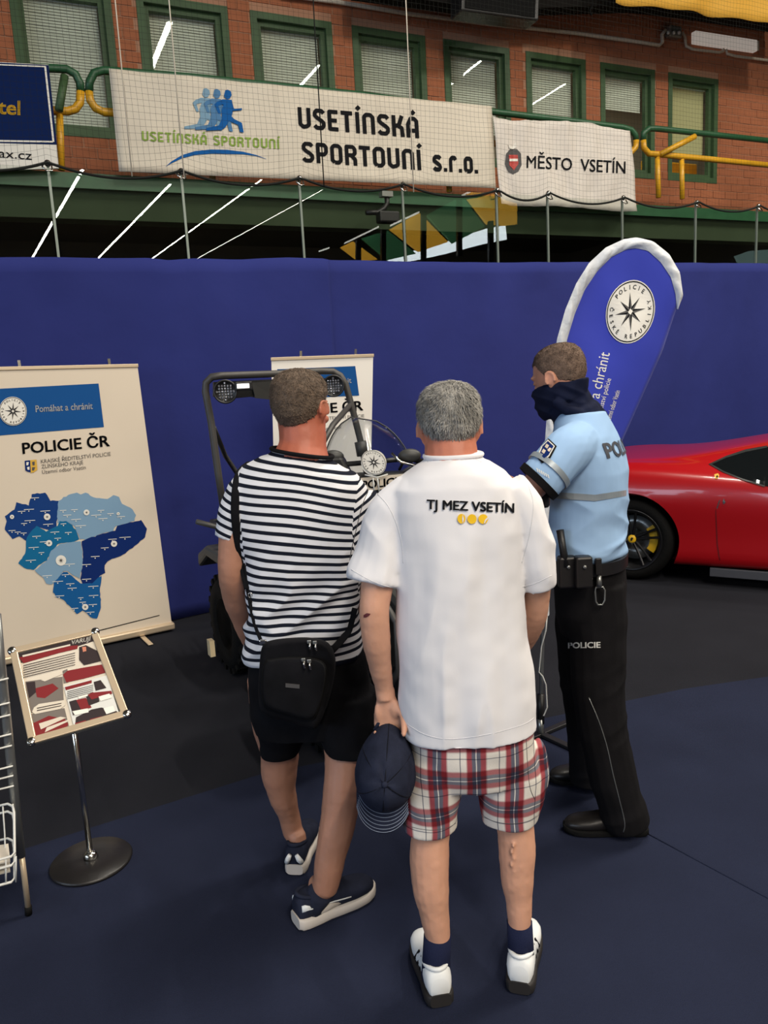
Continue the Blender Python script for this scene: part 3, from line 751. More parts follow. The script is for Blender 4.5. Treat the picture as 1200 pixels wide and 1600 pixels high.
for p in ([(540, 378), (592, 353), (592, 355.5), (540, 380.5)], [(612, 350), (655, 330), (655, 333), (612, 353)], [(724, 303), (740, 295), (790, 293), (790, 296), (741, 298), (725, 306)], [(500, 391), (515, 386), (515, 388), (500, 393)]):
    mpoly(p, 'edge_white', 'glow_strip', b=VB-.3)
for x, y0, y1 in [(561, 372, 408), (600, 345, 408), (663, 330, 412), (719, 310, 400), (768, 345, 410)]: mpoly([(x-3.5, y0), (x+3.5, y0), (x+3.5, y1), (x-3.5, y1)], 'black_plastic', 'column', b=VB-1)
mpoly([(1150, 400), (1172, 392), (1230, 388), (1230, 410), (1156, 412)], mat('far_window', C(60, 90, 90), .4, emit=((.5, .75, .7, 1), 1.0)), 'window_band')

# ================================================================== BLUE CLOTH SCREEN
CY0 = 6.92
def curtY(X): return CY0+.62*X
CN = Vector((-.62, 1, 0)).normalized(); CT = Vector((1, .62, 0)).normalized()
def on_curt(px, py, off=0.0):
    d = ray(px, py); p0 = Vector((0, CY0, 0)) + CN*off; return CAM + d*((p0-CAM).dot(CN)/d.dot(CN))
topc = [(-160, 401), (0, 403), (60, 403), (150, 404), (230, 404), (262, 408), (300, 405), (380, 406), (450, 403), (505, 405), (512, 407), (620, 409), (760, 411), (900, 410), (1030, 411), (1200, 412), (1400, 413)]
def topy(px):
    for i in range(len(topc)-1):
        if topc[i][0] <= px <= topc[i+1][0]:
            t = (px-topc[i][0])/(topc[i+1][0]-topc[i][0]); return topc[i][1]+(topc[i+1][1]-topc[i][1])*t
def cloth(px0, px1, off, label, seed, n=120, k=26):
    rows = []
    tops = [on_curt(px0+(px1-px0)*i/n, topy(px0+(px1-px0)*i/n), off) for i in range(n+1)]
    for j in range(k+1):
        v = j/k; row = []
        for i, t in enumerate(tops):
            z = t.z*(1-v)+.004; s = t.dot(CT)
            f = .010*noise.noise(Vector((s*1.3, v*1.2, seed))) + .007*noise.noise(Vector((s*4, v*2.0, seed+5)))*(1-v*.5) + .018*math.exp(-((v-.02)/.03)**2)*noise.noise(Vector((s*2.4, 0, seed)))
            q = Vector((t.x, t.y, z)) + CN*(f*2)
            row.append(q)
        rows.append(row)
    rr = empty('cloth_screen', Vector((tops[n//2].x, tops[n//2].y, 0)), label, 'curtain', 'blue cloth screens')
    o = obj('cloth', MB().grid(rows), 'curtain', rr, smooth=True, fix=False); so = o.modifiers.new('t', 'SOLIDIFY'); so.thickness = .004
    obj('top_pipe', MB().tube([t-Z*.015+CN*.05 for t in tops[::6]], .014, 8), 'frame_grey', rr, smooth=True)
    for i in (2, n-2): obj('upright', MB().tube([Vector((tops[i].x, tops[i].y, .0))+CN*.06, tops[i]+CN*.06-Z*.03], .016, 8), 'frame_grey', rr, smooth=True)
cloth(-160, 514, 0.0, 'royal blue cloth screen behind the left roll-up banner, ending at the vertical seam', 2)
cloth(508, 1400, .03, 'royal blue cloth screen behind the flag and the red car, right of the seam', 8)

# ================================================================== ROLL-UP BANNERS
def tri_plane(a, b, c):
    n = (b-a).cross(c-a).normalized()
    return lambda off: plane_surf(a, n, off), n
def rollup(label, BR, BL, TR, TLpx, group, sheet='vinyl_white'):
    so_, n = tri_plane(BR, BL, TR)
    if n.dot(CAM-BR) < 0: n = -n
    s0 = so_(0.0); TL = s0(*TLpx)
    t = (BR-BL).normalized()
    r = empty('rollup_banner', Vector(((BR.x+BL.x)/2, (BR.y+BL.y)/2, 0)), label, 'banner', group)
    obj('sheet', MB().prism([BL, BR, TR, TL], -n*.003), sheet, r)
    up = (TR-BR).normalized()
    obj('top_rail', MB().box((TL+TR)/2+up*.008, ((TR-TL).length+.01, .016, .024), ((TR-TL).normalized(), n, (TR-TL).normalized().cross(n))), 'alu', r, bevel=.003)
    for f in (.28, .82): obj('hook', MB().box(TL.lerp(TR, f)+up*.035, (.018, .01, .05), (t, n, up)), 'chrome', r)
    b0 = Vector((BL.x, BL.y, 0)); b1 = Vector((BR.x, BR.y, 0)); hb = BR.z
    obj('cassette', MB().box((b0+b1)/2 + Z*(hb/2+.008) - n*.02, ((b1-b0).length+.03, .11, hb-.012), (t, t.cross(Z), Z)), 'alu', r, bevel=.012)
    for f in (.3, .8):
        obj('foot', MB().box(b0.lerp(b1, f) + Z*.006 + Vector((n.x, n.y, 0))*.10, (.035, .30, .008), (t, t.cross(Z), Z)), 'alu', r, bevel=.003)
    obj('support_pole', MB().tube([(b0+b1)/2 - n*.04 + Z*.05, (TL+TR)/2 - n*.03], .008, 8), 'alu', r, smooth=True)
    return r, so_
BRp = W(268, 972, 5.60); BLp = G(10, 1040); BLp.z = BRp.z
r1, su1 = rollup('large cream roll-up banner with a blue district map, left', BRp, BLp, W(215, 573, 5.64), (-48, 579), 'police roll-up banners')
c4 = lambda L: [(x/3.333, 550+y/3.333) for x, y in L]
poly([c4([(-90, 196), (513, 164), (541, 391), (-90, 442)])], su1(.002), 'print_blue', r1, 'blue_field')
star_badge((20, 642.5), (21.5, -1), (-1.5, -22.5), lambda o: su1(.003+o), r1)
text('Pomáhat a chránit', (56, 644), (145, 639), 10.5, su1(.004), 'white_ink', r1, bold=.008, lean=(-.09, -1))
text('POLICIE ČR', (36, 709), (171, 697), 17, su1(.003), 'ink', r1, bold=.025, lean=(-.09, -1))
text('KRAJSKÉ ŘEDITELSTVÍ POLICIE', (64, 724), (173, 712), 6, su1(.003), 'ink_soft', r1, lean=(-.09, -1))
text('ZLÍNSKÉHO KRAJE', (65, 732), (130, 725), 6, su1(.003), 'ink_soft', r1, lean=(-.09, -1))
text('Územní odbor Vsetín', (66, 740.5), (134, 733), 6, su1(.003), 'ink_soft', r1, lean=(-.09, -1))
poly([[(38.5, 720), (47, 719), (48, 738), (43, 737), (39.5, 735)]], su1(.003), 'map_dark', r1, 'shield_half')
poly([[(47, 719), (57, 718), (58.5, 734), (53, 738), (48, 739)]], su1(.003), 'gold_shield', r1, 'shield_half')
poly([[(41, 722), (45, 722), (44, 727), (41, 727)], [(42, 730), (46, 729), (46, 734), (43, 734)]], su1(.0045), 'white_ink', r1, 'shield_charge')
poly([[(50, 722), (54, 721), (54, 727), (51, 727)], [(50, 730), (55, 730), (53, 735), (50, 735)]], su1(.0045), 'ink_soft', r1, 'shield_charge')
regions = [('map_navy', [(85, 782), (150, 800), (165, 740), (235, 732), (262, 775), (305, 775), (298, 850), (295, 905), (270, 935), (190, 905), (170, 925), (150, 960), (140, 985), (100, 960), (65, 975), (25, 925), (35, 880), (25, 855), (75, 820)]),
 ('map_pale', [(305, 775), (330, 755), (400, 732), (420, 742), (445, 732), (500, 760), (560, 765), (590, 745), (620, 755), (635, 790), (690, 820), (708, 850), (700, 880), (650, 895), (605, 905), (590, 930), (530, 945), (460, 975), (415, 975), (405, 945), (385, 905), (340, 880), (298, 890), (298, 830)]),
 ('map_teal', [(170, 925), (190, 905), (240, 935), (300, 905), (310, 880), (345, 880), (375, 900), (400, 940), (412, 975), (380, 990), (300, 1000), (265, 1040), (245, 1085), (200, 1110), (175, 1135), (140, 1130), (95, 1100), (130, 1050), (135, 985), (150, 950)]),
 ('map_dark', [(425, 985), (520, 950), (600, 930), (610, 905), (650, 895), (735, 875), (765, 920), (755, 965), (700, 1010), (640, 1055), (560, 1090), (545, 1110), (548, 1150), (520, 1165), (500, 1200), (430, 1210), (418, 1180), (430, 1110), (432, 1040)]),
 ('map_pale', [(265, 1035), (310, 1000), (380, 988), (420, 985), (430, 1040), (430, 1110), (415, 1180), (350, 1140), (330, 1140), (300, 1180), (270, 1210), (240, 1205), (225, 1175), (205, 1160), (180, 1135), (245, 1085)]),
 ('map_mid', [(300, 1180), (330, 1145), (350, 1145), (420, 1205), (480, 1205), (510, 1175), (528, 1165), (520, 1230), (525, 1330), (505, 1388), (470, 1380), (430, 1345), (400, 1365), (370, 1330), (330, 1290), (290, 1275), (275, 1250), (280, 1200)])]
rnd = random.Random(3)
def jag(L):
    out = []
    for i, (x, y) in enumerate(L):
        x2, y2 = L[(i+1) % len(L)]; out.append((x, y)); d = math.hypot(x2-x, y2-y); n = int(d/14)
        for k in range(1, n): t = k/n; out.append((x+(x2-x)*t+rnd.uniform(-3, 3), y+(y2-y)*t+rnd.uniform(-3, 3)))
    return out
for i, (m, L) in enumerate(regions): poly([c4(jag(L))], su1(.002+.0003*i), m, r1, 'map_district')
marks = []
for (x, y) in [(180, 760), (150, 820), (112, 830), (155, 878), (125, 893), (62, 930), (92, 938), (123, 943), (250, 897), (235, 828), (328, 825), (387, 822), (350, 850), (395, 872), (420, 905), (500, 850), (535, 868), (575, 842), (630, 858), (525, 825), (190, 960), (285, 938), (300, 970), (355, 940), (175, 1018), (215, 1045), (160, 1085), (235, 988), (650, 965), (545, 1020), (495, 1065), (450, 1107), (450, 1183), (360, 1105), (245, 1165), (340, 1160), (300, 1195), (365, 1207), (375, 1230), (308, 1270), (420, 1280), (485, 1220), (487, 1268), (483, 1315), (385, 1335), (470, 1355), (430, 1303), (585, 975), (330, 895)]:
    w_ = rnd.uniform(14, 30); marks.append(c4([(x-w_, y-2+w_*.06), (x+w_, y-2-w_*.06), (x+w_, y+1-w_*.06), (x-w_, y+1+w_*.06)])); marks.append(c4(circ((x, y+8), 3.2, 8)))
poly(marks, su1(.0048), 'white_ink', r1, 'place_marks')
for (x, y, rr) in [(245, 858, 17), (450, 835, 15), (255, 995, 16), (593, 998, 16), (317, 1085, 27), (443, 1327, 16), (62, 858, 11), (615, 842, 8)]:
    star_badge((x/3.333, 550+y/3.333), (rr/3.333, -.3), (-.3, -rr/3.333), lambda o: su1(.0025+o), r1, small=True)
poly([c4([(500, 1452), (830, 1369), (830, 1373), (500, 1457)])], su1(.002), 'ink', r1, 'thin_line')

# second roll-up, behind the quad
B2l, B2r = Vector((-.86, 5.70, .09)), Vector((-.16, 5.92, .09))
q = W(583, 557, 5.95)
r2, su2 = rollup('narrow cream roll-up banner behind the quad and the striped man', B2r, B2l, q, (424, 563), 'police roll-up banners', mat('rollup_white', C(236, 230, 220), .8))
poly([[(433, 577), (555, 572), (561, 618), (437, 624)]], su2(.002), 'print_blue', r2, 'blue_field')
text('Pomáhat a chránit', (468, 601), (549, 598), 8, su2(.004), 'white_ink', r2, bold=.008, lean=(-.07, -1))
star_badge((449, 600), (9.5, -.3), (-.5, -10), lambda o: su2(.003+o), r2, small=True)
text('POLICIE ČR', (443, 650), (567, 641), 15, su2(.003), 'ink', r2, bold=.025, lean=(-.07, -1))
text('KRAJSKÉ ŘEDITELSTVÍ POLICIE', (468, 659), (569, 652), 5, su2(.003), 'ink_soft', r2, lean=(-.07, -1))
text('Územní odbor Vsetín', (468, 675), (533, 670), 5, su2(.003), 'ink_soft', r2, lean=(-.07, -1))

# ================================================================== POSTER STAND
A_, B_, C_ = W(15, 1015, 2.74), W(151.5, 983, 2.84), W(203.5, 1119, 2.58)
sp_, np_ = tri_plane(A_, B_, C_)
if np_.dot(CAM-A_) < 0: np_ = -np_
D_ = sp_(0)(46, 1165)
bc = G(143, 1347)
st = empty('poster_stand', bc, 'free-standing poster holder with a silver snap frame on a thin pole and round black base', 'stand')
obj('base', MB().lathe(bc+Z*.001, Z, [(.0, 0), (.15, 0), (.152, .006), (.145, .014), (.05, .019), (.0, .02)], 48), 'leather', st, smooth=True)
mid = (A_+B_+C_+D_)/4
obj('pole', MB().tube([bc+Z*.015, mid-np_*.03-Z*.02], .011, 12), 'chrome', st, smooth=True)
obj('pole_collar', MB().lathe(bc+Z*.018, Z, [(0, 0), (.028, 0), (.024, .02), (.013, .03), (0, .03)], 20), 'chrome', st, smooth=True)
obj('backing', MB().prism([A_, B_, C_, D_], -np_*.010), 'steel', st)
ctr = mid
def inset(p, f): return p.lerp(ctr, f)
cs = [A_, B_, C_, D_]
for i in range(4):
    a, b = cs[i], cs[(i+1) % 4]; w_ = .026
    e = (b-a).normalized(); inn = (ctr-(a+b)/2); inn = (inn-e*inn.dot(e)).normalized()
    obj('frame_bar', MB().prism([a, b, b+inn*w_-e*w_*.9, a+inn*w_+e*w_*.9], np_*.010), 'alu', st, bevel=.003)
for p in cs:
    e = (ctr-p).normalized(); k = MB().lathe(p+e*.014-np_*.002, np_, [(0, 0), (.016, 0), (.016, .010), (.010, .0155), (0, .016)], 20)
    obj('corner_cap', k, 'chrome', st, smooth=True)
c5 = lambda L: [(x/3.267, 960+y/3.267) for x, y in L]
ps = lambda o: plane_surf(A_, np_, o)
pp = obj('poster', MB().prism([ps(.001)(*q) for q in c5([(92, 205), (495, 100), (608, 528), (185, 640)])], np_*.0008), 'poster_cream', st)
poly([c5([(92, 205), (495, 100), (505, 130), (350, 180), (250, 215), (110, 250)])], ps(.003), 'poster_dark', pp, 'print')
poly([c5([(100, 222), (330, 165), (400, 160), (395, 178), (300, 200), (120, 252)]), c5([(345, 290), (420, 275), (520, 258), (540, 300), (430, 330), (340, 350), (322, 310)]), c5([(180, 380), (270, 355), (300, 380), (230, 430), (190, 425)]),
      c5([(165, 560), (250, 520), (330, 535), (350, 560), (340, 590), (180, 622)])], ps(.0035), 'poster_red', pp, 'print')
poly([c5([(130, 345), (320, 320), (325, 425), (330, 470), (160, 505), (140, 430)]), c5([(160, 510), (330, 480), (355, 580), (185, 625)]), c5([(320, 290), (345, 280), (350, 350), (325, 355)])], ps(.003), 'poster_grey', pp, 'print')
poly([c5([(405, 170), (440, 160), (500, 190), (520, 240), (430, 262), (405, 235)]), c5([(135, 350), (180, 345), (185, 400), (150, 430)])], ps(.004), 'poster_dark', pp, 'print')
poly([c5([(420, 170), (440, 168), (442, 190), (425, 195)])], ps(.0046), mat('print_skin', C(190, 120, 95), .5), pp, 'print')
poly([c5([(175, 478), (200, 460), (330, 440), (335, 465), (310, 485), (180, 512), (165, 500)]), c5([(210, 338), (300, 300), (325, 305), (230, 345)]), c5([(240, 580), (350, 540), (352, 548), (230, 605)]), c5([(200, 560), (310, 525), (340, 530), (210, 590)])], ps(.0045), 'poster_cream', pp, 'print')
lines = []
for j in range(6):
    y = 258+j*12
    lines.append(c5([(120, y+5), (385, y-60), (385, y-57), (120, y+9)]))
for j in range(2): lines.append(c5([(190, 480+j*12), (315, 455+j*12), (315, 459+j*12), (190, 485+j*12)]))
poly(lines, ps(.005), 'poster_dark', pp, 'text_lines')
text('VARUJÍ', (364/3.267, 960+157/3.267), (462/3.267, 960+137/3.267), 6.5, ps(.0045), 'white_ink', pp, bold=.02, lean=(.15, -1))
poly([c5([(115, 212), (360, 155), (360, 163), (118, 221)])], ps(.0045), 'poster_cream', pp, 'text_lines')
# the smaller sheet laid over the poster
s2 = obj('leaflet', MB().prism([ps(.0052)(*q) for q in c5([(327, 370), (548, 315), (612, 520), (382, 588)])], np_*.0008), 'white_paint', st)
poly([c5([(333, 376), (470, 340), (470, 355), (338, 392)]), c5([(375, 445), (440, 430), (470, 480), (400, 500)])], ps(.007), 'poster_red', s2, 'print')
poly([c5([(480, 350), (515, 340), (545, 380), (490, 395)]), c5([(355, 450), (390, 440), (420, 500), (375, 520)]), c5([(390, 530), (470, 490), (520, 480), (600, 500), (603, 515), (385, 580)]), c5([(440, 420), (500, 405), (510, 450), (455, 470)])], ps(.0075), 'poster_dark', s2, 'print')
poly([c5([(450, 415), (470, 405), (520, 400), (570, 395), (575, 410), (520, 425), (470, 440)]), c5([(460, 540), (520, 525), (530, 545), (470, 552)]), c5([(385, 560), (440, 545), (445, 560), (388, 580)])], ps(.008), 'poster_red', s2, 'print')
poly([c5([(372, 500), (450, 485), (455, 505), (385, 520)]), c5([(505, 425), (560, 410), (575, 430), (515, 448)]), c5([(530, 485), (580, 472), (590, 500), (545, 515)]), c5([(400, 425), (450, 412), (450, 422), (405, 436)])], ps(.0085), 'white_ink', s2, 'speech_shape')
poly([c5([(345, 398+j*9), (478, 364+j*9), (478, 367+j*9), (345, 402+j*9)]) for j in range(5)], ps(.007), 'ink_soft', s2, 'text_lines')

# ================================================================== WIRE RACK (left edge)
f0 = G(45, 1430)
rk = empty('wire_rack', f0, 'white wire display rack with a basket, cut off by the left edge', 'rack')
YR = f0.y
P = lambda x, y, dy=0: W(x, y, YR+dy)
obj('leg', MB().tube([P(-6, 960, .0), P(2, 1045), P(17, 1190), P(33, 1338)], .015, 10), 'steel', rk, smooth=True, label='grey upright of the rack')
obj('leg_extension', MB().tube([P(33, 1330), P(44, 1418)], .0095, 10), 'alu', rk, smooth=True)
obj('foot', MB().tube([P(44, 1416), f0+Z*.004], .012, 10), 'rubber', rk, smooth=True)
obj('leg', MB().tube([P(-190, 1060), P(-150, 1370), P(-142, 1450)], .015, 10), 'steel', rk, smooth=True)
W_ = .0032
grid_ = empty  # noqa
for k, y in enumerate([1060, 1098, 1117, 1147, 1165, 1197, 1212, 1228]):
    obj('shelf_wire', MB().tube([P(-150, y+40, -.02), P(13+(y-1060)*.05, y, -.02)], W_, 6), 'white_paint', rk, smooth=True)
bk = MB()
rim = lambda y0, y1: [P(-120, y0+30, -.03), P(12, y0, -.03), P(20, y0+4, -.05), P(22, y0+14, -.10), P(23, y1-6, -.20), P(18, y1, -.22), P(-120, y1+38, -.22)]
for (a, b) in [(1256, 1338), (1268, 1352), (1310, 1378)]: bk.tube(rim(a, b), W_*1.3, 6)
for t in [i/9 for i in range(10)]:
    x0 = -120+(140)*t; bk.tube([P(x0, 1256+30*(1-t), -.03), P(x0+3, 1300+32*(1-t), -.05), P(x0+5, 1378+38*(1-t), -.22)], W_*.8, 5)
    bk.tube([P(x0+5, 1338+38*(1-t), -.22), P(x0+5, 1378+38*(1-t), -.22)], W_*.8, 5)
obj('basket', bk, 'white_paint', rk, smooth=True)
for j in range(3):
    lf = MB().prism([P(-100, 1338+8*j, -.08), P(13, 1318+8*j, -.08), P(16, 1345+8*j, -.17), P(-100, 1372+8*j, -.17)], Z*-.004)
    tag(obj('leaflet', lf, 'poster_cream', fix=True), ['topmost pale leaflet', 'middle pale leaflet', 'lowest pale leaflet'][j]+' lying in the wire basket at the left edge', 'paper', 'leaflets in the wire basket')

# ================================================================== FEATHER FLAG
YF = 3.56
fl = empty('feather_flag', G(845, 1150), 'tall blue feather flag with white edge and round police star emblem', 'flag')
Lp = [(852, 905), (850, 800), (852, 720), (856, 650), (864, 590), (872, 530), (885, 486), (902, 445), (922, 413), (948, 389), (975, 376), (993, 373)]
Rp = [(856, 905), (900, 830), (945, 750), (985, 660), (1012, 600), (1035, 548), (1056, 484), (1066, 464), (1060, 428), (1042, 400), (1018, 381), (995, 373)]
def resample(L, n):
    d = [0]
    for i in range(1, len(L)): d.append(d[-1]+math.hypot(L[i][0]-L[i-1][0], L[i][1]-L[i-1][1]))
    return [(float(np.interp(d[-1]*i/n, d, [p[0] for p in L])), float(np.interp(d[-1]*i/n, d, [p[1] for p in L]))) for i in range(n+1)]
def flag_depth(x, y): return YF + .035*math.sin((x-860)*.030 + (y-500)*.012) + .02*noise.noise(Vector((x*.02, y*.012, 0))) + (x-860)*.0006
n = 90; Lr, Rr = resample(Lp, n), resample(Rp, n); rows = []
for i in range(n+1):
    row = []
    for j in range(25):
        t = j/24; x = Lr[i][0]+(Rr[i][0]-Lr[i][0])*t; y = Lr[i][1]+(Rr[i][1]-Lr[i][1])*t; row.append(W(x, y, flag_depth(x, y)))
    rows.append(row)
fc = obj('flag_cloth', MB().grid(rows), 'flag_blue', fl, smooth=True, fix=False)
fs = lambda off: bvh_surf(TFL, off)
TFL = bvh_of(fc)
so = fc.modifiers.new('t', 'SOLIDIFY'); so.thickness = .002; so.offset = 0
# white pole sleeve, a puffy band along the pole edge and over the top
outer = [(850, 960), (848, 905), (847, 800), (849, 720), (854, 650), (862, 590), (870, 530), (883, 484), (900, 443), (920, 411), (946, 387), (974, 374), (994, 371), (1020, 377), (1045, 397), (1062, 426), (1067, 463), (1058, 484)]
inner = [(858, 960), (858, 905), (860, 800), (864, 720), (870, 650), (877, 590), (886, 530), (898, 490), (914, 452), (933, 424), (955, 402), (978, 390), (994, 388), (1012, 392), (1032, 410), (1048, 434), (1055, 460), (1057, 483)]
O, I = resample(outer, 130), resample(inner, 130); rows = []
for i in range(131):
    row = []
    for j in range(9):
        t = j/8; x = O[i][0]+(I[i][0]-O[i][0])*t; y = O[i][1]+(I[i][1]-O[i][1])*t
        q = W(x, y, flag_depth(x, y)); cr = .006*math.sin(i*1.05+t*2.4+1.5*math.sin(i*.37)); row.append(q + Vector((0, -1, 0))*(.004+.016*math.sin(PI*t)+cr*math.sin(PI*t)))
    rows.append(row)
o = obj('pole_sleeve', MB().grid(rows), 'flag_white', fl, smooth=True, fix=False)
star_badge((985, 487), (38.5, -8), (-1, -49), lambda o: fs(.002+o), fl, rot=.0, sub=9)
text('Pomáhat a chránit', (918, 700), (953, 552), 17, fs(.004), 'white_ink', fl, lean=(-1, -.22), bold=.0, sub=8)
text('Krajské ředitelství policie', (928, 690), (955, 592), 8, fs(.004), 'white_ink', fl, lean=(-1, -.22), sub=8)
text('Územní odbor Vsetín', (953, 660), (969, 611), 8, fs(.004), 'white_ink', fl, lean=(-1, -.22), sub=8)
obj('pole', MB().tube([G(845, 1150)+Z*.03, W(846, 1060, YF), W(849, 960, YF+.005), W(853, 880, YF+.012)], .010, 10), 'steel', fl, smooth=True)
obj('pole_clip', MB().tube([W(845, 1085, YF-.015), W(845, 1130, YF-.015)], .018, 10), 'black_plastic', fl, smooth=True)
obj('tie_cord', MB().tube([W(855, 958, YF-.01), W(853, 985, YF-.02), W(846, 1010, YF-.02), W(842, 1050, YF-.02), W(848, 1057, YF-.03), W(853, 1070, YF-.03), W(855, 1105, YF-.03), W(850, 1118, YF-.03), W(843, 1118, YF-.02)], .0035, 6), 'white_paint', fl, smooth=True)
g0 = G(845, 1150)
for a in range(4):
    an = a*PI/2+.6; obj('base_leg', MB().box(g0+Vector((math.cos(an)*.17, math.sin(an)*.17, .012)), (.34, .035, .016), (Vector((math.cos(an), math.sin(an), 0)), Vector((-math.sin(an), math.cos(an), 0)), Z)), 'black_plastic', fl, bevel=.003)
obj('base_spigot', MB().tube([g0+Z*.01, g0+Z*.09], .016, 10), 'steel', fl, smooth=True)

# ================================================================== POLICE QUAD
QF = Vector((.475, -.88, 0)); QL = Vector((.88, .475, 0)); QC = Vector((-.24, 4.36, 0))
def Q(x, y, z): return QC + QF*x + QL*y + Z*z
qa = (QF, QL, Z)
qd = empty('police_quad', QC, 'dark police quad bike with roll cage, round lamps and clear windshield', 'quad bike')
def quad_wheel(x, y, r, wdt):
    c = Q(x, y, r); ax = QL
    pr = [(r*.52, -wdt/2*.9), (r*.60, -wdt/2), (r*.86, -wdt/2), (r*.97, -wdt*.38), (r, -wdt*.2), (r, wdt*.2), (r*.97, wdt*.38), (r*.86, wdt/2), (r*.60, wdt/2), (r*.52, wdt/2*.9), (r*.52, -wdt/2*.9)]
    t = MB().lathe(c, ax, pr, 36)
    ty = obj('tyre', t, 'rubber', qd, smooth=True)
    k = MB()
    for i in range(22):
        a = 2*PI*i/22; rad = QF*math.cos(a)+Z*math.sin(a); tn = -QF*math.sin(a)+Z*math.cos(a)
        for s in (-1, 1):
            k.box(c+rad*(r*.965)+ax*(s*wdt*.27)+tn*(s*.012), (wdt*.40, r*.12, r*.12), (ax, rad, tn))
    obj('tread_blocks', k, 'rubber', ty, kind='stuff', fix=False)
    s = -1
    rim = obj('rim', MB().lathe(c, ax, [(0, s*wdt*.18), (r*.16, s*wdt*.22), (r*.18, s*wdt*.12), (r*.44, s*wdt*.10), (r*.50, s*wdt*.42), (r*.54, s*wdt*.44), (r*.53, -s*wdt*.42), (0, -s*wdt*.40)], 28), 'rim_dark', qd, smooth=True)
    for i in range(6):
        a = 2*PI*i/6+.2; rad = QF*math.cos(a)+Z*math.sin(a); tn = -QF*math.sin(a)+Z*math.cos(a)
        obj('spoke', MB().box(c+rad*r*.33+ax*(s*wdt*.18), (.02, r*.34, .035), (ax, rad, tn)), 'steel', rim)
    obj('hub', MB().lathe(c+ax*(s*wdt*.2), ax*s, [(0, 0), (.035, 0), (.03, .02), (0, .024)], 16), 'chrome', rim, smooth=True)
    return rim
wr = .31
rim0 = quad_wheel(-.66, -.46, wr, .22); quad_wheel(-.66, .46, wr, .22); quad_wheel(.64, -.44, .30, .20); quad_wheel(.64, .44, .30, .20)
c = W(330, 1012, 4.5)
obj('reflector', MB().box(c, (.03, .06, .10), (QL, QF, Z)), 'beige_pale', rim0)
def qprism(prof, y0, y1, name, m, bev=.02):
    return obj(name, MB().prism([Q(x, y0, z) for x, z in prof], QL*(y1-y0)), m, qd, bevel=bev)
for y0, y1 in ((-.60, -.32), (.32, .60)):
    qprism([(-1.02, .62), (-1.0, .72), (-.80, .80), (-.52, .80), (-.30, .70), (-.22, .48), (-.27, .46), (-.36, .62), (-.54, .72), (-.80, .73), (-.94, .66)], y0, y1, 'rear_fender', 'quad_body')
    qprism([(.26, .46), (.32, .68), (.50, .80), (.82, .80), (.98, .66), (1.02, .52), (.96, .54), (.88, .66), (.74, .73), (.52, .73), (.36, .62)], y0, y1, 'front_fender', 'quad_body')
qprism([(-.95, .36), (-.95, .70), (-.2, .74), (.2, .78), (.62, .88), (.92, .74), (.98, .40), (.5, .26), (-.5, .26)], -.17, .17, 'body', 'quad_body', .04)
qprism([(-.80, .74), (-.78, .84), (-.30, .84), (-.05, .80), (.10, .82), (.12, .76)], -.16, .16, 'seat', 'leather', .04)
qprism([(-.30, .26), (-.30, .32), (.32, .32), (.32, .26)], -.50, .50, 'footboard', 'black_plastic')
# racks
mb = MB()
for y in (-.40, -.2, 0, .2, .40): mb.tube([Q(-1.10, y, .90), Q(-.48, y, .90)], .012, 6)
mb.tube([Q(-1.10, -.46, .90), Q(-1.10, .46, .90), Q(-.46, .46, .90), Q(-.46, -.46, .90)], .014, 8, closed=True)
for x in (-.55, -.95):
    for y in (-.3, .3): mb.tube([Q(x, y, .90), Q(x, y, .74)], .012, 6)
obj('rear_rack', mb, 'black_plastic', qd, smooth=True)
obj('side_bar', MB().tube([W(307, 815, 4.55), W(342, 824, 4.62), Q(-.5, -.3, .86)], .016, 8), 'frame_grey', qd, smooth=True)
mb = MB(); mb.tube([Q(.98, -.3, .35), Q(1.12, -.3, .5), Q(1.12, -.3, .72), Q(.9, -.3, .86)], .016, 8); mb.tube([Q(.98, .3, .35), Q(1.12, .3, .5), Q(1.12, .3, .72), Q(.9, .3, .86)], .016, 8); mb.tube([Q(1.12, -.3, .6), Q(1.12, .3, .6)], .016, 8)
obj('bumper', mb, 'frame_grey', qd, smooth=True)
# roll cage
cage = MB(); T = .022
YL, YRr = 4.62, 5.08
top = [(350, 800, YL), (341, 740, YL), (330, 660, YL), (321, 612, YL), (322, 598, YL), (331, 589, YL), (345, 587, YL), (430, 584, (YL+YRr)/2), (500, 580, YRr-.05), (520, 580, YRr), (532, 587, YRr), (540, 600, YRr), (551, 640, YRr), (566, 700, YRr), (574, 745, YRr)]
cage.tube([W(*p) for p in top], T, 10)
o = obj('roll_cage', cage, 'frame_grey', qd, smooth=True)
obj('roll_cage_brace', MB().tube([W(334, 668, YL+.02), W(352, 712, YL+.3), W(374, 745, YL+.5)], .016, 8), 'black_plastic', o, smooth=True)
obj('roll_cage_brace', MB().tube([W(548, 632, YRr), W(520, 664, YRr-.3), W(500, 700, YRr-.5)], .018, 8), 'frame_grey', o, smooth=True)
obj('roll_cage_clamp', MB().tube([W(563, 690, YRr), W(567, 712, YRr)], .040, 10), 'frame_grey', o, smooth=True)
obj('roll_cage_leg', MB().tube([W(350, 795, YL), W(352, 870, YL+.05), Q(-.9, -.34, .62)], T, 10), 'black_plastic', o, smooth=True)
obj('roll_cage_leg', MB().tube([W(574, 740, YRr), Q(-.9, .34, .62)], T, 10), 'black_plastic', o, smooth=True)
obj('roof_plate', MB().prism([W(334, 597, YL+.02), W(440, 592, 4.85), W(440, 627, 4.85), (W(392, 620, 4.76)), (W(372, 622, 4.72)), W(334, 620, YL+.02)], QF*-.02), 'black_plastic', qd)
obj('roof_plate', MB().prism([W(392, 598, 4.74), W(520, 590, 5.0), W(520, 612, 5.0), W(440, 626, 4.85), W(398, 622, 4.76)], QF*.012), 'quad_body', qd)
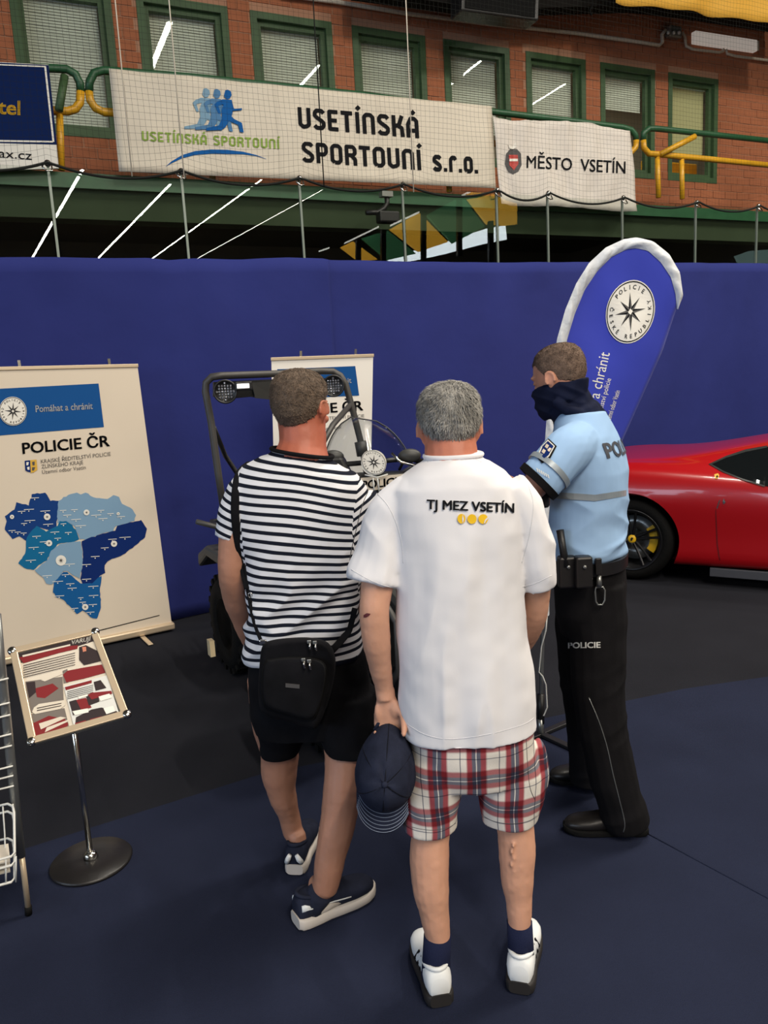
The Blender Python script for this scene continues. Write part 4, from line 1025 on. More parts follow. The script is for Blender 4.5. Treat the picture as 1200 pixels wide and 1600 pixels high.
for (x, y, Y, r) in [(352, 612, 4.50, .068), (521, 603, 4.92, .068)]:
    c = W(x, y, Y); ax = (CAM-c); ax.z = 0; ax.normalize()
    h = obj('round_lamp', MB().lathe(c-ax*.05, ax, [(0, 0), (r*.6, .0), (r, .03), (r*1.03, .06), (r*.9, .062), (r*.86, .052), (0, .05)], 28), 'black_plastic', qd, smooth=True)
    lens = MB(); e1 = ax.cross(Z)
    for i in range(-3, 4):
        for j in range(-3, 4):
            if i*i+j*j <= 9.5: lens.ell(c+e1*(i*r*.24)+Z*(j*r*.24)+ax*.003, (r*.105, r*.05, r*.105), (e1, ax, Z), 8, 5)
    obj('led_lens', lens, 'lens', h, smooth=True)
c = W(381, 603, 4.52); ax = (CAM-c); ax.z = 0; ax.normalize(); e1 = Z.cross(ax)
h = obj('square_lamp', MB().box(c, (.098, .05, .052), (e1, ax, Z)), 'black_plastic', qd, bevel=.008)
obj('lamp_face', MB().box(c+ax*.026-e1*.004, (.070, .006, .026), (e1, ax, Z)), 'led', h, bevel=.002)
# handlebar, dash, windshield
YWn = 4.05
obj('handlebar', MB().tube([W(470, 742, YWn+.2), W(520, 727, YWn+.12), W(580, 722, YWn+.1), W(640, 716, YWn+.12), W(668, 726, YWn+.25)], .014, 10), 'black_plastic', qd, smooth=True)
for p, q_ in [(W(470, 742, YWn+.2), W(496, 734, YWn+.15)), (W(668, 726, YWn+.25), W(650, 718, YWn+.16))]: obj('grip', MB().tube([p, q_], .019, 10), 'rubber', qd, smooth=True)
obj('steering_column', MB().tube([W(575, 724, YWn+.1), Q(.45, 0, .78)], .03, 10), 'black_plastic', qd, smooth=True)
def shell(pts_rows): return MB().grid(pts_rows)
rows = []
prof_x = lambda v: .5
for i in range(13):   # windshield bulging towards the quad's front-right
    v = i/12; y = 771-(771-655)*v
    hw = 76*math.sqrt(max(0.0, 1-.93*(v**2.0))); cx = 582-14*v
    row = []
    for j in range(17):
        u = -1+2*j/16; x = cx+hw*u; row.append(W(x, y+(6*u if v < .3 else 3*u), YWn-.02+.20*abs(u)**1.8+.14*v))
    rows.append(row)
o = obj('windshield', MB().grid(rows), 'screen_glass', qd, smooth=True, fix=False)
TW = bvh_of(o); so = o.modifiers.new('t', 'SOLIDIFY'); so.thickness = .004
edge = [r[0] for r in rows]+[r[-1] for r in rows[::-1]]
obj('windshield_edge', MB().tube(edge, .004, 6), 'black_plastic', o, smooth=True)
ws = lambda off: plane_surf(W(585, 723, YWn-.06), (CAM-W(585, 723, YWn-.06)), off)
# emblem disc and dark dash with the lettered plate
dsc = W(584, 723, YWn-.06); dn = (CAM-dsc).normalized()
obj('emblem_plate', MB().lathe(dsc-dn*.01, dn, [(0, 0), (.066, 0), (.066, .008), (0, .0085)], 36), 'white_ink', qd)
star_badge((584, 722.5), (19.2, 2), (-1.5, -19.2), ws, qd)
ds = MB(); ds.prism([W(x, y, YWn) for x, y in [(505, 716), (534, 714), (548, 742), (630, 738), (655, 724), (668, 742), (640, 775), (560, 792), (510, 770)]], Vector((0, .28, -.02))); obj('dash', ds, 'black_plastic', qd, bevel=.015)
pl = [(556, 748), (632, 741), (634, 760), (559, 769)]
o = obj('name_plate', MB().prism([W(x, y, YWn-.05) for x, y in pl], Vector((0, .012, 0))), 'vinyl_white', qd)
text('POLICIE', (566, 764), (630, 757), 12.5, plane_surf(W(595, 760, YWn-.05), (0, -1, 0), .003), 'ink', o, bold=.03, lean=(-.03, -1))
# mirrors and levers
for (x, y, Y, hx) in [(640, 712, 4.12, 1), (520, 714, 4.2, -1)]:
    obj('mirror', MB().ell(W(x, y, Y), (.062, .03, .038)), 'quad_body', qd, smooth=True)
    obj('mirror_stalk', MB().tube([W(x-8*hx, y+6, Y), W(x-16*hx, y+22, Y+.04)], .008, 6), 'black_plastic', qd, smooth=True)
obj('brake_lever', MB().tube([W(612, 708, YWn+.02), W(626, 722, YWn), W(648, 728, YWn+.02), W(662, 738, YWn+.1)], .007, 6), 'chrome', qd, smooth=True)
for pth in ([(570, 742), (590, 746), (606, 741)], [(583, 747), (585, 772)], [(590, 747), (593, 770)]):
    obj('cable', MB().tube([W(x, y, YWn-.07) for x, y in pth], .0035, 6), 'white_paint' if pth[0][1] > 741 else 'black_plastic', qd, smooth=True)

# ================================================================== RED SPORTS CAR
CH = math.radians(-33); CFw = Vector((math.cos(CH), math.sin(CH), 0)); CS = Vector((math.sin(CH), -math.cos(CH), 0))   # CS points to the viewer's side
g = G(984, 907)
CO = Vector((g.x, g.y, 0)) - CS*.97
def K(x, y, z): return CO + CFw*x + CS*y + Z*z
car = empty('sports_car', K(1.3, 0, 0), 'glossy red low sports car in front of the blue cloth at the right edge', 'car')
stn = [(-.86, .78, .80, .86, .70, .42), (-.78, .86, .86, .90, .70, .32), (-.55, .93, .92, .97, .70, .24), (-.2, .965, .945, 1.0, .68, .16), (.2, .97, .935, 1.02, .65, .13), (.5, .965, .915, 1.06, .60, .13), (.9, .95, .885, 1.13, .56, .13),
       (1.3, .935, .865, 1.185, .55, .13), (1.7, .93, .855, 1.205, .55, .13), (2.1, .935, .85, 1.17, .57, .13), (2.5, .955, .85, 1.02, .64, .14), (2.9, .955, .80, .86, .68, .16), (3.3, .90, .66, .70, .66, .18), (3.58, .70, .44, .48, .50, .22)]
xs_ = np.array([s[0] for s in stn]); cols = [np.array([s[i] for s in stn]) for i in range(1, 6)]
def cr(xq, arr):
    i = int(np.clip(np.searchsorted(xs_, xq)-1, 0, len(xs_)-2)); t = (xq-xs_[i])/(xs_[i+1]-xs_[i])
    m0 = (arr[i+1]-arr[max(i-1, 0)])/(xs_[i+1]-xs_[max(i-1, 0)])*(xs_[i+1]-xs_[i]); m1 = (arr[min(i+2, len(arr)-1)]-arr[i])/(xs_[min(i+2, len(arr)-1)]-xs_[i])*(xs_[i+1]-xs_[i])
    return (2*t**3-3*t*t+1)*arr[i]+(t**3-2*t*t+t)*m0+(-2*t**3+3*t*t)*arr[i+1]+(t**3-t*t)*m1
R_ = []
for i in range(56):
    x = -.86+(3.58+.86)*i/55; wd, zs, zr, yt, zb = [cr(x, c_) for c_ in cols]
    bul = .02*math.exp(-((x-.05)/.45)**2)
    half = [(0, zb), (wd*.80, zb), (wd*.955, zb+.02), (wd*.985, zb+.10), (wd*.975, zb+.22), (wd*.985+bul*.6, .50*1+(zs-.86)*.2), (wd+bul, .62+(zs-.86)*.4), (wd*.995+bul, .72+(zs-.86)*.6), (wd*.975, zs-.055), (wd*.93, zs-.005), (wd*.86, zs+.02), (wd*.80, zs+.045+(zr-zs)*.08),
            (yt+(wd*.80-yt)*.5, zs+(zr-zs)*.55), (yt+.03, zr-.055*(zr-zs)/.33), (yt-.08, zr-.008), (yt*.4, zr), (0, zr+.003)]
    sec = [K(x, y, z) for y, z in half]+[K(x, -y, z) for y, z in half[-2:0:-1]]
    R_.append(sec)
me = bpy.data.meshes.new('body'); mbc = MB().rings(R_); me.from_pydata(mbc.v, [], mbc.f); fixn(me); me.materials.append(M['red_paint'])
t_ = bpy.data.objects.new('tmpc', me); COL.objects.link(t_)
sd = t_.modifiers.new('s', 'SUBSURF'); sd.levels = 1; sd.render_levels = 1
cuts = []
for wx in (0, 2.65):
    for s in (1, -1):
        cm_ = bpy.data.meshes.new('cut'); b = MB().lathe(K(wx, s*.62, .355), CS*s, [(0, 0), (.400, 0), (.385, .6), (0, .6)], 48); cm_.from_pydata(b.v, [], b.f); fixn(cm_)
        co_ = bpy.data.objects.new('cut', cm_); COL.objects.link(co_); cuts.append(co_)
        bo = t_.modifiers.new('b', 'BOOLEAN'); bo.object = co_; bo.operation = 'DIFFERENCE'; bo.solver = 'EXACT'
dg = bpy.context.evaluated_depsgraph_get(); nm = bpy.data.meshes.new_from_object(t_.evaluated_get(dg)); nm.materials.clear(); nm.materials.append(M['red_paint'])
for c_ in cuts: bpy.data.objects.remove(c_)
bpy.data.objects.remove(t_); nm.name = 'body'; nm.shade_smooth(); nm.set_sharp_from_angle(angle=math.radians(35))
body = bpy.data.objects.new('body', nm); link(body, car)
cbv = bvh_of(body); cs_ = lambda off: bvh_surf(cbv, off)
poly([[(1109, 725), (1135, 713), (1165, 704), (1199, 698), (1260, 690), (1275, 775), (1235, 767), (1195, 759), (1160, 748), (1130, 736)]], cs_(.006), 'car_glass', car, 'side_window', sub=9)
poly([[(1107, 725), (1135, 712), (1165, 702), (1199, 696), (1199, 699), (1165, 706), (1135, 715), (1112, 725.5)], [(1107, 725), (1130, 738), (1160, 750), (1195, 761), (1195, 758.5), (1160, 747.5), (1130, 735.5), (1112, 725)]], cs_(.008), 'black_plastic', car, 'window_trim', sub=9)
poly([[(1116, 741), (1122, 739.5), (1124, 743), (1121, 748), (1117, 747.5)]], cs_(.006), 'gold_shield', car, 'fender_badge')
poly([[(1119, 744), (1121, 742), (1122, 745), (1120, 747)]], cs_(.008), 'ink', car, 'badge_mark')
poly([[(1119.5, 794), (1124, 781), (1125.5, 781.5), (1121, 795)], [(1129, 784), (1131, 779), (1134, 785), (1131, 788)]], cs_(.008), 'chrome', car, 'door_handle')
poly([[(1118, 796), (1119, 796), (1121.5, 850), (1128, 893), (1126.5, 893), (1120, 850)]], cs_(.004), mat('shut_line', C(90, 6, 10), .5), car, 'door_gap', sub=12)
def crb(x0, x1, y, z, h, name, m): return obj(name, MB().box(K((x0+x1)/2, y, z), (x1-x0, .03, h), (CFw, CS, Z)), m, car, bevel=.005)
crb(.62, 2.2, .905, .115, .07, 'side_skirt', 'dark_grey')
for s in (1, -1):
    obj('tail_lamp', MB().lathe(K(-.84, s*.60, .76), -CFw, [(0, 0), (.075, 0), (.07, .03), (0, .035)], 24), 'poster_red', car, smooth=True)
def car_wheel(wx, s):
    r, wd = .345, .28; c = K(wx, s*(.955-wd/2), r); ax = CS*s
    ty = obj('tyre', MB().lathe(c, ax, [(.245, -wd/2), (.30, -wd/2), (.335, -wd*.42), (r, -wd*.3), (r, wd*.3), (.335, wd*.43), (.31, wd/2), (.262, wd/2), (.255, wd*.46), (.25, wd*.2), (.245, -wd/2)], 56), 'rubber', car, smooth=True)
    rim = obj('rim', MB().lathe(c, ax, [(.0, -.06), (.2, -.06), (.235, -.10), (.235, wd*.42), (.252, wd*.46), (.262, wd*.5), (.255, wd*.51), (.228, wd*.42), (.222, -.05), (0, -.05)], 56), 'rim_dark', car, smooth=True)
    obj('brake_disc', MB().lathe(c, ax, [(.08, -.02), (.19, -.02), (.19, 0), (.08, 0), (.08, -.02)], 40), 'steel', rim, smooth=True)
    for i in range(5):
        a = 2*PI*i/5+.3
        for d in (-.16, .16):
            rad = CFw*math.cos(a)+Z*math.sin(a); r2 = CFw*math.cos(a+d)+Z*math.sin(a+d); tn = Z*math.cos(a)-CFw*math.sin(a)
            p0 = c+ax*.075+rad*.04+tn*(d*.06); p1 = c+ax*(wd*.44)+r2*.238
            obj('spoke', MB().tube([p0, p0.lerp(p1, .5)-ax*.01, p1], [.016, .011, .012], 6), 'rim_dark', rim)
    obj('centre_cap', MB().lathe(c+ax*.07, ax, [(0, 0), (.036, 0), (.034, .018), (.028, .022), (0, .023)], 24), 'yellow_cal', rim, smooth=True)
    obj('cap_mark', MB().prism([c+ax*.0935+CFw*x+Z*z for x, z in [(-.008, -.016), (.004, -.014), (.006, -.004), (.014, .004), (.006, .016), (-.004, .012), (-.010, .002)]], ax*.001), 'ink', rim)
    R2 = []
    for i in range(9):
        a = -.75+1.25*i/8+(.15)
        rad = CFw*math.cos(a)+Z*math.sin(a)
        R2.append([c+ax*(h)+rad*q for h, q in ((.0, .135), (.055, .14), (.062, .165), (.055, .205), (.0, .208))])
    obj('brake_caliper', MB().rings(R2), 'yellow_cal', rim, smooth='auto')
for wx in (0, 2.65):
    for s in (1, -1): car_wheel(wx, s)
mb = MB()
for wx in (0, 2.65):
    mb.tube([K(wx, -.7, .345), K(wx, .7, .345)], .05, 8)
obj('axle', mb, 'rubber', car)

# ================================================================== PEOPLE
M['skinA'] = skin_mat('skin_tanned', C(198, 148, 122)); M['skinB'] = skin_mat('skin_ruddy', C(176, 126, 102)); M['skinC'] = skin_mat('skin_officer', C(182, 128, 104))
def neck_tint(m, zc, r, col):   # sunburnt neck: skin colour that belongs to that part of the body
    nt = m.node_tree; N = nt.nodes; L = nt.links; p = N['Principled BSDF']
    tc = N.new('ShaderNodeTexCoord'); d = N.new('ShaderNodeVectorMath'); d.operation = 'DISTANCE'; d.inputs[1].default_value = zc; L.new(tc.outputs['Object'], d.inputs[0])
    mr = N.new('ShaderNodeMapRange'); mr.interpolation_type = 'SMOOTHSTEP'; mr.inputs['From Min'].default_value = r*.5; mr.inputs['From Max'].default_value = r; mr.inputs['To Min'].default_value = .75; mr.inputs['To Max'].default_value = 0
    L.new(d.outputs['Value'], mr.inputs['Value'])
    mx = N.new('ShaderNodeMix'); mx.data_type = 'RGBA'; L.new(mr.outputs[0], mx.inputs[0])
    src = p.inputs['Base Color'].links[0].from_socket; L.new(src, mx.inputs[6]); mx.inputs[7].default_value = col; L.new(mx.outputs[2], p.inputs['Base Color'])

class Frame:
    def __init__(s, o, yaw=0, pitch=0, roll=0, sc=1.0):
        s.o = Vector(o); cy, sy = math.cos(yaw), math.sin(yaw)
        r = Vector((cy, sy, 0)); f = Vector((-sy, cy, 0)); u = Vector((0, 0, 1))
        f2 = f*math.cos(pitch)-u*math.sin(pitch); u2 = u*math.cos(pitch)+f*math.sin(pitch)
        r3 = r*math.cos(roll)-u2*math.sin(roll); u3 = u2*math.cos(roll)+r*math.sin(roll)
        s.r, s.f, s.u, s.s = r3, f2, u3, sc
    def __call__(s, x, y, z): return s.o + (s.r*x+s.f*y+s.u*z)*s.s
    def ax(s): return (s.r, s.f, s.u)
HT = np.array([(-.118, .022, .078, .030), (-.108, .036, .088, .010), (-.092, .048, .090, -.020), (-.070, .057, .089, -.050), (-.040, .064, .088, -.070), (-.010, .069, .087, -.086), (.025, .073, .089, -.096), (.055, .074, .088, -.098),
      (.082, .069, .078, -.091), (.102, .056, .058, -.074), (.115, .036, .034, -.048), (.121, .012, .010, -.018)])
def head_ring(z, n, grow=0.0):
    hw, yf, yb = [float(np.interp(z, HT[:, 0], HT[:, i])) for i in (1, 2, 3)]
    out = []
    for j in range(n):
        a = 2*PI*j/n; c_, s_ = math.cos(a), math.sin(a); yc = (yf+yb)/2; hl = (yf-yb)/2
        out.append(((hw+grow)*math.copysign(abs(c_)**.92, c_), yc+(hl+grow)*math.copysign(abs(s_)**.95, s_), z))
    return out
def add_head(mb, F):
    zs = [-.118, -.108, -.092, -.07, -.04, -.01, .025, .055, .082, .102, .115, .121]
    mb.rings([[F(*p) for p in head_ring(z, 28)] for z in zs])
    A = F.ax(); s = F.s
    mb.ell(F(0, .096, -.018), (.015*s, .020*s, .020*s), A); mb.tube([F(0, .088, .028), F(0, .099, .004), F(0, .106, -.014)], [.009*s, .010*s, .012*s], 10)
    for k in (-1, 1):
        mb.ell(F(k*.012, .094, -.026), (.009*s, .010*s, .008*s), A)
        mb.ell(F(k*.030, .080, .036), (.024*s, .012*s, .008*s), A)          # brow
        mb.ell(F(k*.040, .068, -.020), (.020*s, .018*s, .016*s), A)         # cheek
        mb.ell(F(k*.030, .080, .016), (.016*s, .010*s, .009*s), A)          # lids
        c_, s_ = math.cos(.35), math.sin(.35)
        ax = (F.r*k*c_ - F.f*s_, F.f*c_ + F.r*k*s_, F.u)                     # ear: shell, rim, lobe
        mb.ell(F(k*.079, -.008, .004), (.007*s, .017*s, .027*s), ax); mb.ell(F(k*.074, .000, -.020), (.007*s, .010*s, .012*s), ax)
        rim_ = [F(k*.083, -.008, 0)+ax[1]*(math.cos(t)*.017*s)+Z*0+ax[2]*(math.sin(t)*.028*s+.003*s)+ax[0]*(.004*s) for t in [(-1.6+4.2*i/10)+1.0 for i in range(11)]]
        mb.tube(rim_, .0045*s, 8)
    mb.ell(F(0, .086, -.052), (.024*s, .010*s, .006*s), A); mb.ell(F(0, .085, -.063), (.020*s, .010*s, .006*s), A); mb.ell(F(0, .078, -.095), (.022*s, .014*s, .014*s), A)
def eyes(F, parent):
    for k in (-1, 1):
        o = obj('eye', MB().ell(F(k*.030, .0800, .016), (.0105*F.s, .0105*F.s, .0070*F.s), F.ax(), 14, 8), 'eye', parent, smooth=True)
        obj('iris', MB().ell(F(k*.030, .0900, .016), (.0050*F.s, .0010, .0050*F.s), F.ax(), 12, 6), 'ink', o, smooth=True)
def hair(F, parent, m, hl_back, hl_side, hl_front, grow, strands, slen, seed, whorl=(0, -.03)):
    """cropped hair: a shell that hugs the skull down to the hairline, with thousands of short strands on it"""
    nz, nt = 70, 110; rows = []
    def hairline(a):   # a: angle, pi/2 front, 3pi/2 back
        s_ = math.sin(a)
        if s_ < 0: t = (-s_)**.8; return hl_side+(hl_back-hl_side)*t
        t = min(1, s_*1.5); return hl_side+(hl_front-hl_side)*(t*t*(3-2*t))
    mb = MB(); rnd = random.Random(seed); ring_cache = []
    for i in range(nz+1):
        t = i/nz; row = []
        for j in range(nt):
            a = 2*PI*j/nt; h = hairline(a)+.004*noise.noise(Vector((a*6, seed, 0))); z = h+(.1205-h)*(math.sin(t*PI/2)); hw, yf, yb = [float(np.interp(z, HT[:, 0], HT[:, q])) for q in (1, 2, 3)]
            g = grow*min(1, (z-h)/.035+.12)*(1+.25*noise.noise(Vector((math.cos(a)*5, math.sin(a)*5, z*40+seed)))) ; yc = (yf+yb)/2; hl_ = (yf-yb)/2; c_, s_ = math.cos(a), math.sin(a)
            row.append(F((hw+g)*math.copysign(abs(c_)**.92, c_), yc+(hl_+g)*math.copysign(abs(s_)**.95, s_), z+g*max(0, (z-.05)/.07)*.9))
        rows.append(row)
    for fr_ in (.6, .25, .02): rows.append([F(0, -.006, .1215+grow*(1.05-.1*fr_)) + (p-F(0, -.006, .1215+grow))*fr_ for p in rows[nz]])
    mb.rings(rows, cap=True)
    o = obj('hair', mb, m, parent, smooth=True)
    # strands
    sb_ = MB(); wc = F(whorl[0], whorl[1], .13)
    cen = F(0, -.005, .03)
    for _ in range(strands):
        i = min(nz-1, int(nz*rnd.random()**.9)); j = rnd.randrange(nt); p = rows[i][j]
        p = p.lerp(rows[i+1][(j+1) % nt], rnd.random()); nrm = (p-cen).normalized()
        dn = (p-wc); dn = (dn-nrm*dn.dot(nrm));
        dn = dn.normalized() if dn.length > 1e-4 else F.f
        sw = nrm.cross(dn); d_ = (dn + sw*rnd.uniform(-.45, .6) + nrm*rnd.uniform(.15, .45)).normalized()
        L = slen*rnd.uniform(.6, 1.2); e = d_.cross(nrm).normalized()*.0011
        a0 = p-nrm*.001; a1 = p+d_*L*.55+nrm*.0008; a2 = p+d_*L-nrm*L*.12
        sb_.add([a0-e, a0+e, a1+e*.8, a1-e*.8, a2], [(0, 1, 2, 3), (3, 2, 4)])
    obj('strands', sb_, m, o, smooth=False, kind='stuff', fix=False)
    return o
def hand(mb, wrist, fdir, ndir, side, curl, s=1.0, thumb_in=.3, curls=None):
    x = Vector(fdir).normalized(); z = Vector(ndir); z = (z-x*z.dot(x)).normalized(); y = z.cross(x)*side; wv = Vector(wrist)
    P_ = lambda a, b, c: wv + (x*a+y*b+z*c)*s
    secs = [(-.02, .027, .020, 0), (.0, .027, .018, 0), (.02, .033, .017, .002), (.05, .041, .016, .002), (.08, .042, .0135, 0), (.096, .038, .011, 0)]
    mb.rings([[P_(a, yo+hw*math.copysign(abs(math.cos(t))**.8, math.cos(t)), hh*math.sin(t)) for t in [2*PI*j/16 for j in range(16)]] for a, hw, hh, yo in secs])
    mb.ell(P_(.035, .026, .010), (.028*s, .016*s, .014*s), (x, y, z)); mb.ell(P_(.045, -.024, .008), (.03*s, .012*s, .011*s), (x, y, z))
    for k, (yo, L, r) in enumerate([(.031, .074, .0090), (.0105, .082, .0092), (-.0105, .076, .0088), (-.031, .060, .0078)]):
        c_ = (curls[k] if curls else curl); p = P_(.090, yo, 0); ang = 0; pts = [P_(.07, yo*.9, 0), p]; rs = [r*s, r*s]
        for q, fr in enumerate((.44, .31, .25)):
            ang += c_*(1.0 if q else .8); p = p + (x*math.cos(ang)+z*math.sin(ang)+y*(yo*.8))*(L*fr*s); pts.append(p); rs.append(r*s*(.96, .88, .72)[q])
        mb.tube(pts, rs, 10); mb.ell(pts[-1], (rs[-1],)*3, None, 10, 6)
    d = (x*.62+y*.62+z*thumb_in).normalized(); p0 = P_(.022, .024, .004); p1 = p0+d*(.042*s); d2 = (x*.85+y*.15+z*(thumb_in+.2)).normalized(); p2 = p1+d2*(.033*s); p3 = p2+(x*.9+z*(thumb_in+.4)-y*.1).normalized()*(.024*s)
    mb.tube([p0-d*.02*s, p0, p1, p2, p3], [.013*s, .0135*s, .0115*s, .0105*s, .0078*s], 10); mb.ell(p3, (.0078*s,)*3, None, 10, 6)
    return P_
def limb(mb, pts, n=16, flat=1.0, ref=(1, 0, 0)):
    """pts: (px, py, Y, r_px) measured on the silhouette"""
    P_ = [W(p[0], p[1], p[2]) for p in pts]; R_ = [p[3]*mpp(q) for p, q in zip(pts, P_)]
    # smooth resample
    out, rr = [], []
    for i in range(len(P_)-1):
        p0, p1, p2, p3 = P_[max(i-1, 0)], P_[i], P_[i+1], P_[min(i+2, len(P_)-1)]
        for k in range(4):
            t = k/4; out.append(.5*((2*p1)+(p2-p0)*t+(2*p0-5*p1+4*p2-p3)*t*t+(3*p1-p0-3*p2+p3)*t**3)); rr.append(R_[i]+(R_[i+1]-R_[i])*(t*t*(3-2*t)))
    out.append(P_[-1]); rr.append(R_[-1]); mb.tube(out, rr, n, flat=flat, ref=ref); return P_
def sring(c, a, b, yaw=0, n=40, ex=2.3, tilt=0.0, tiltx=0.0):
    r = Vector((math.cos(yaw), math.sin(yaw), tiltx)); f = Vector((-math.sin(yaw), math.cos(yaw), tilt)); e = 2/ex
    return [Vector(c)+r*(a*math.copysign(abs(math.cos(t))**e, math.cos(t)))+f*(b*math.copysign(abs(math.sin(t))**e, math.sin(t))) for t in [2*PI*j/n for j in range(n)]]
def torso_rings(T, Yf, shrink=0.0, yaw=0, ex=2.3):
    """T rows: (left px, right px, py, half depth m[, Y][, tiltx])"""
    R_ = []
    for row in T:
        l, r, y, b = row[:4]; Y = row[4] if len(row) > 4 and row[4] else Yf; tx = row[5] if len(row) > 5 else 0
        c = W((l+r)/2, y, Y); hw = (r-l)/2*mpp(c)
        R_.append((c, hw-shrink, b-shrink, tx))
    out = []
    for i in range(len(R_)-1):
        for k in range(3):
            t = k/3; t2 = t; a, b_ = R_[i], R_[i+1]
            out.append(sring(a[0].lerp(b_[0], t2), a[1]+(b_[1]-a[1])*t, a[2]+(b_[2]-a[2])*t, yaw, ex=ex, tiltx=a[3]+(b_[3]-a[3])*t))
    out.append(sring(R_[-1][0], R_[-1][1], R_[-1][2], yaw, ex=ex, tiltx=R_[-1][3])); return out

SH = [(0, .028, .056), (.03, .036, .072), (.10, .041, .080), (.25, .042, .086), (.38, .040, .084), (.52, .045, .066), (.70, .049, .052), (.85, .045, .046), (.95, .033, .038), (1.0, .014, .024)]
def shoe(parent, heel, dirv, L, up_m, sole_m, sole_h=.028, wsc=1.0, hsc=1.0, lift=0.0, toe_up=.008, name='shoe', label=None):
    d = Vector(dirv); d.z = 0; d.normalize(); s_ = Vector((-d.y, d.x, 0)); heel = Vector((heel[0], heel[1], .001)); k = L/.29
    def sec(t, w_, z0, z1, n=20, flat_=.7):
        zc = (z0+z1)/2; hz = (z1-z0)/2
        return [heel + d*(t*L) + s_*(w_*math.copysign(abs(math.cos(a))**flat_, math.cos(a))) + Z*(zc+hz*math.copysign(abs(math.sin(a))**flat_, math.sin(a))) for a in [2*PI*j/n for j in range(n)]]
    def tt(L_): # denser table
        out = []; T = np.array(L_)
        for i in range(25): t = (1-math.cos(PI*i/24))/2; out.append((t,)+tuple(float(np.interp(t, T[:, 0], T[:, j])) for j in (1, 2)))
        return out
    tb = tt(SH)
    up = MB().rings([sec(.015+t*.97, w_*k*wsc, sole_h*.6, (sole_h-.02)+h*hsc+.012, flat_=.85) for t, w_, h in tb])
    u = obj(name, up, up_m, parent, smooth=True, label=label)
    so_ = MB().rings([sec(t, (w_+.004)*k*wsc, toe_up*max(0, (t-.75)/.25)**2+ (.004 if t < .02 else 0), sole_h+.006*(1-min(1, t*4))+toe_up*max(0, (t-.75)/.25)**2, flat_=.45) for t, w_, h in tb])
    obj('sole', so_, sole_m, u, smooth='auto')
    fr = (heel, d, s_)
    col = MB(); ring_ = [heel+d*(.012+.052*(1+math.cos(a))) + s_*(.033*math.sin(a)*k*wsc) + Z*(sole_h+.060*hsc-.012*math.cos(a)) for a in [2*PI*j/24 for j in range(24)]]
    col.tube(ring_, .007, 8, closed=True); obj('collar', col, up_m, u, smooth=True)
    return u, fr
def shoe_stripe(u, fr, side, t0, t1, z0, z1, m, L, wd=.006):
    heel, d, s_ = fr
    def sidew(t): T = np.array(SH); return float(np.interp(t, T[:, 0], T[:, 1]))*L/.29*1.06+.0005
    pts = []
    for i in range(7):
        q = i/6; t = t0+(t1-t0)*q; z = z0+(z1-z0)*q; pts.append(heel+d*(t*L)+s_*(side*sidew(t)*(1-.16*max(0, (z-.05)/.05)))+Z*z)
    obj('stripe', MB().tube(pts, wd, 6, flat=.4, ref=tuple(Z)), m, u, smooth=True)
def sock(parent, ankle, heel, dirv, m, r0=.038, top=.16):
    d = Vector(dirv).normalized(); h = Vector((heel[0], heel[1], 0))
    a = Vector(ankle); b = h+d*.062
    pts = [Vector((a.x, a.y, top)), Vector((a.x, a.y, top)).lerp(Vector((b.x, b.y, .06)), .5), Vector((b.x, b.y, .055)), h+d*.11+Z*.045]
    return obj('sock', MB().tube(pts, [r0*.98, r0, r0*1.05, r0*.8], 20, ref=(1, 0, 0)), m, parent, smooth=True)
def ridge(x): return 1-np.abs(x)*2

# ---------------------------------------------------------------- A: man in the white T-shirt
YA = 2.02
pa_ = empty('person', Vector((.2, 2.0, 0)), 'man seen from behind in white T-shirt and red plaid shorts, holding a dark cap', 'person')
FA = Frame(W(703, 674, 2.06), yaw=.03, pitch=.20, sc=.955)
ba = MB(); add_head(ba, FA)
limb(ba, [(704, 668, 2.06, 40), (704, 690, 2.05, 40), (705, 712, 2.04, 42), (707, 740, 2.03, 52)])
TA = [(672, 744, 716, .070), (652, 766, 723, .082), (628, 788, 738, .098), (610, 806, 758, .110), (606, 816, 790, .118), (612, 819, 830, .124), (617, 816, 880, .126), (619, 815, 930, .126), (621, 822, 990, .128), (622, 832, 1050, .130), (625, 837, 1100, .132), (630, 838, 1139, .132)]
TA_b = [(l+6, r-6, y, b-.012) for (l, r, y, b) in TA[:-1]]+[(645, 820, 1130, .092), (650, 818, 1165, .085), (655, 812, 1190, .08)]
ba.rings(torso_rings(TA_b, YA))
def foot_end(hp, dr, L=.28, zs=(.13, .07), f0=.064):
    """ankle and heel of a foot standing in a shoe whose heel touches the floor at hp"""
    h = G(*hp) if len(hp) == 2 else Vector(hp); d = Vector(dr).normalized(); out = []
    for z, f, r in ((zs[0], f0, .034), (zs[1], f0+.002, .033)):
        q = h+d*f+Z*z; x, y = px_of(q); out.append((x, y, q.y, r/mpp(q)))
    return out
SHOE_A = [((690, 1576), Vector((-.16, 1, 0)).normalized()), ((812, 1556), Vector((.30, 1, 0)).normalized())]
lgL = [(688, 1165, YA, 46), (680, 1230, YA, 41), (673, 1300, 2.01, 30), (671, 1340, 2.00, 31), (673, 1385, 1.985, 29), (679, 1430, 1.975, 23), (684, 1466, 1.97, 19.5)]+foot_end(*SHOE_A[0])
lgR = [(785, 1160, YA, 46), (797, 1220, YA+.02, 41), (805, 1290, 2.03, 29), (808, 1330, 2.02, 29), (808, 1370, 2.01, 26), (811, 1410, 2.00, 20.5), (812, 1448, 1.995, 17.5)]+foot_end(*SHOE_A[1])
limb(ba, lgL); limb(ba, lgR)
limb(ba, [(640, 778, YA, 34), (612, 830, YA, 31), (594, 890, YA-.02, 27), (586, 940, YA-.04, 24), (585, 962, YA-.045, 23.5), (588, 1000, YA-.04, 22.5), (594, 1040, YA-.02, 18), (600, 1072, YA, 14.5), (603, 1092, YA, 15)], flat=1.0)
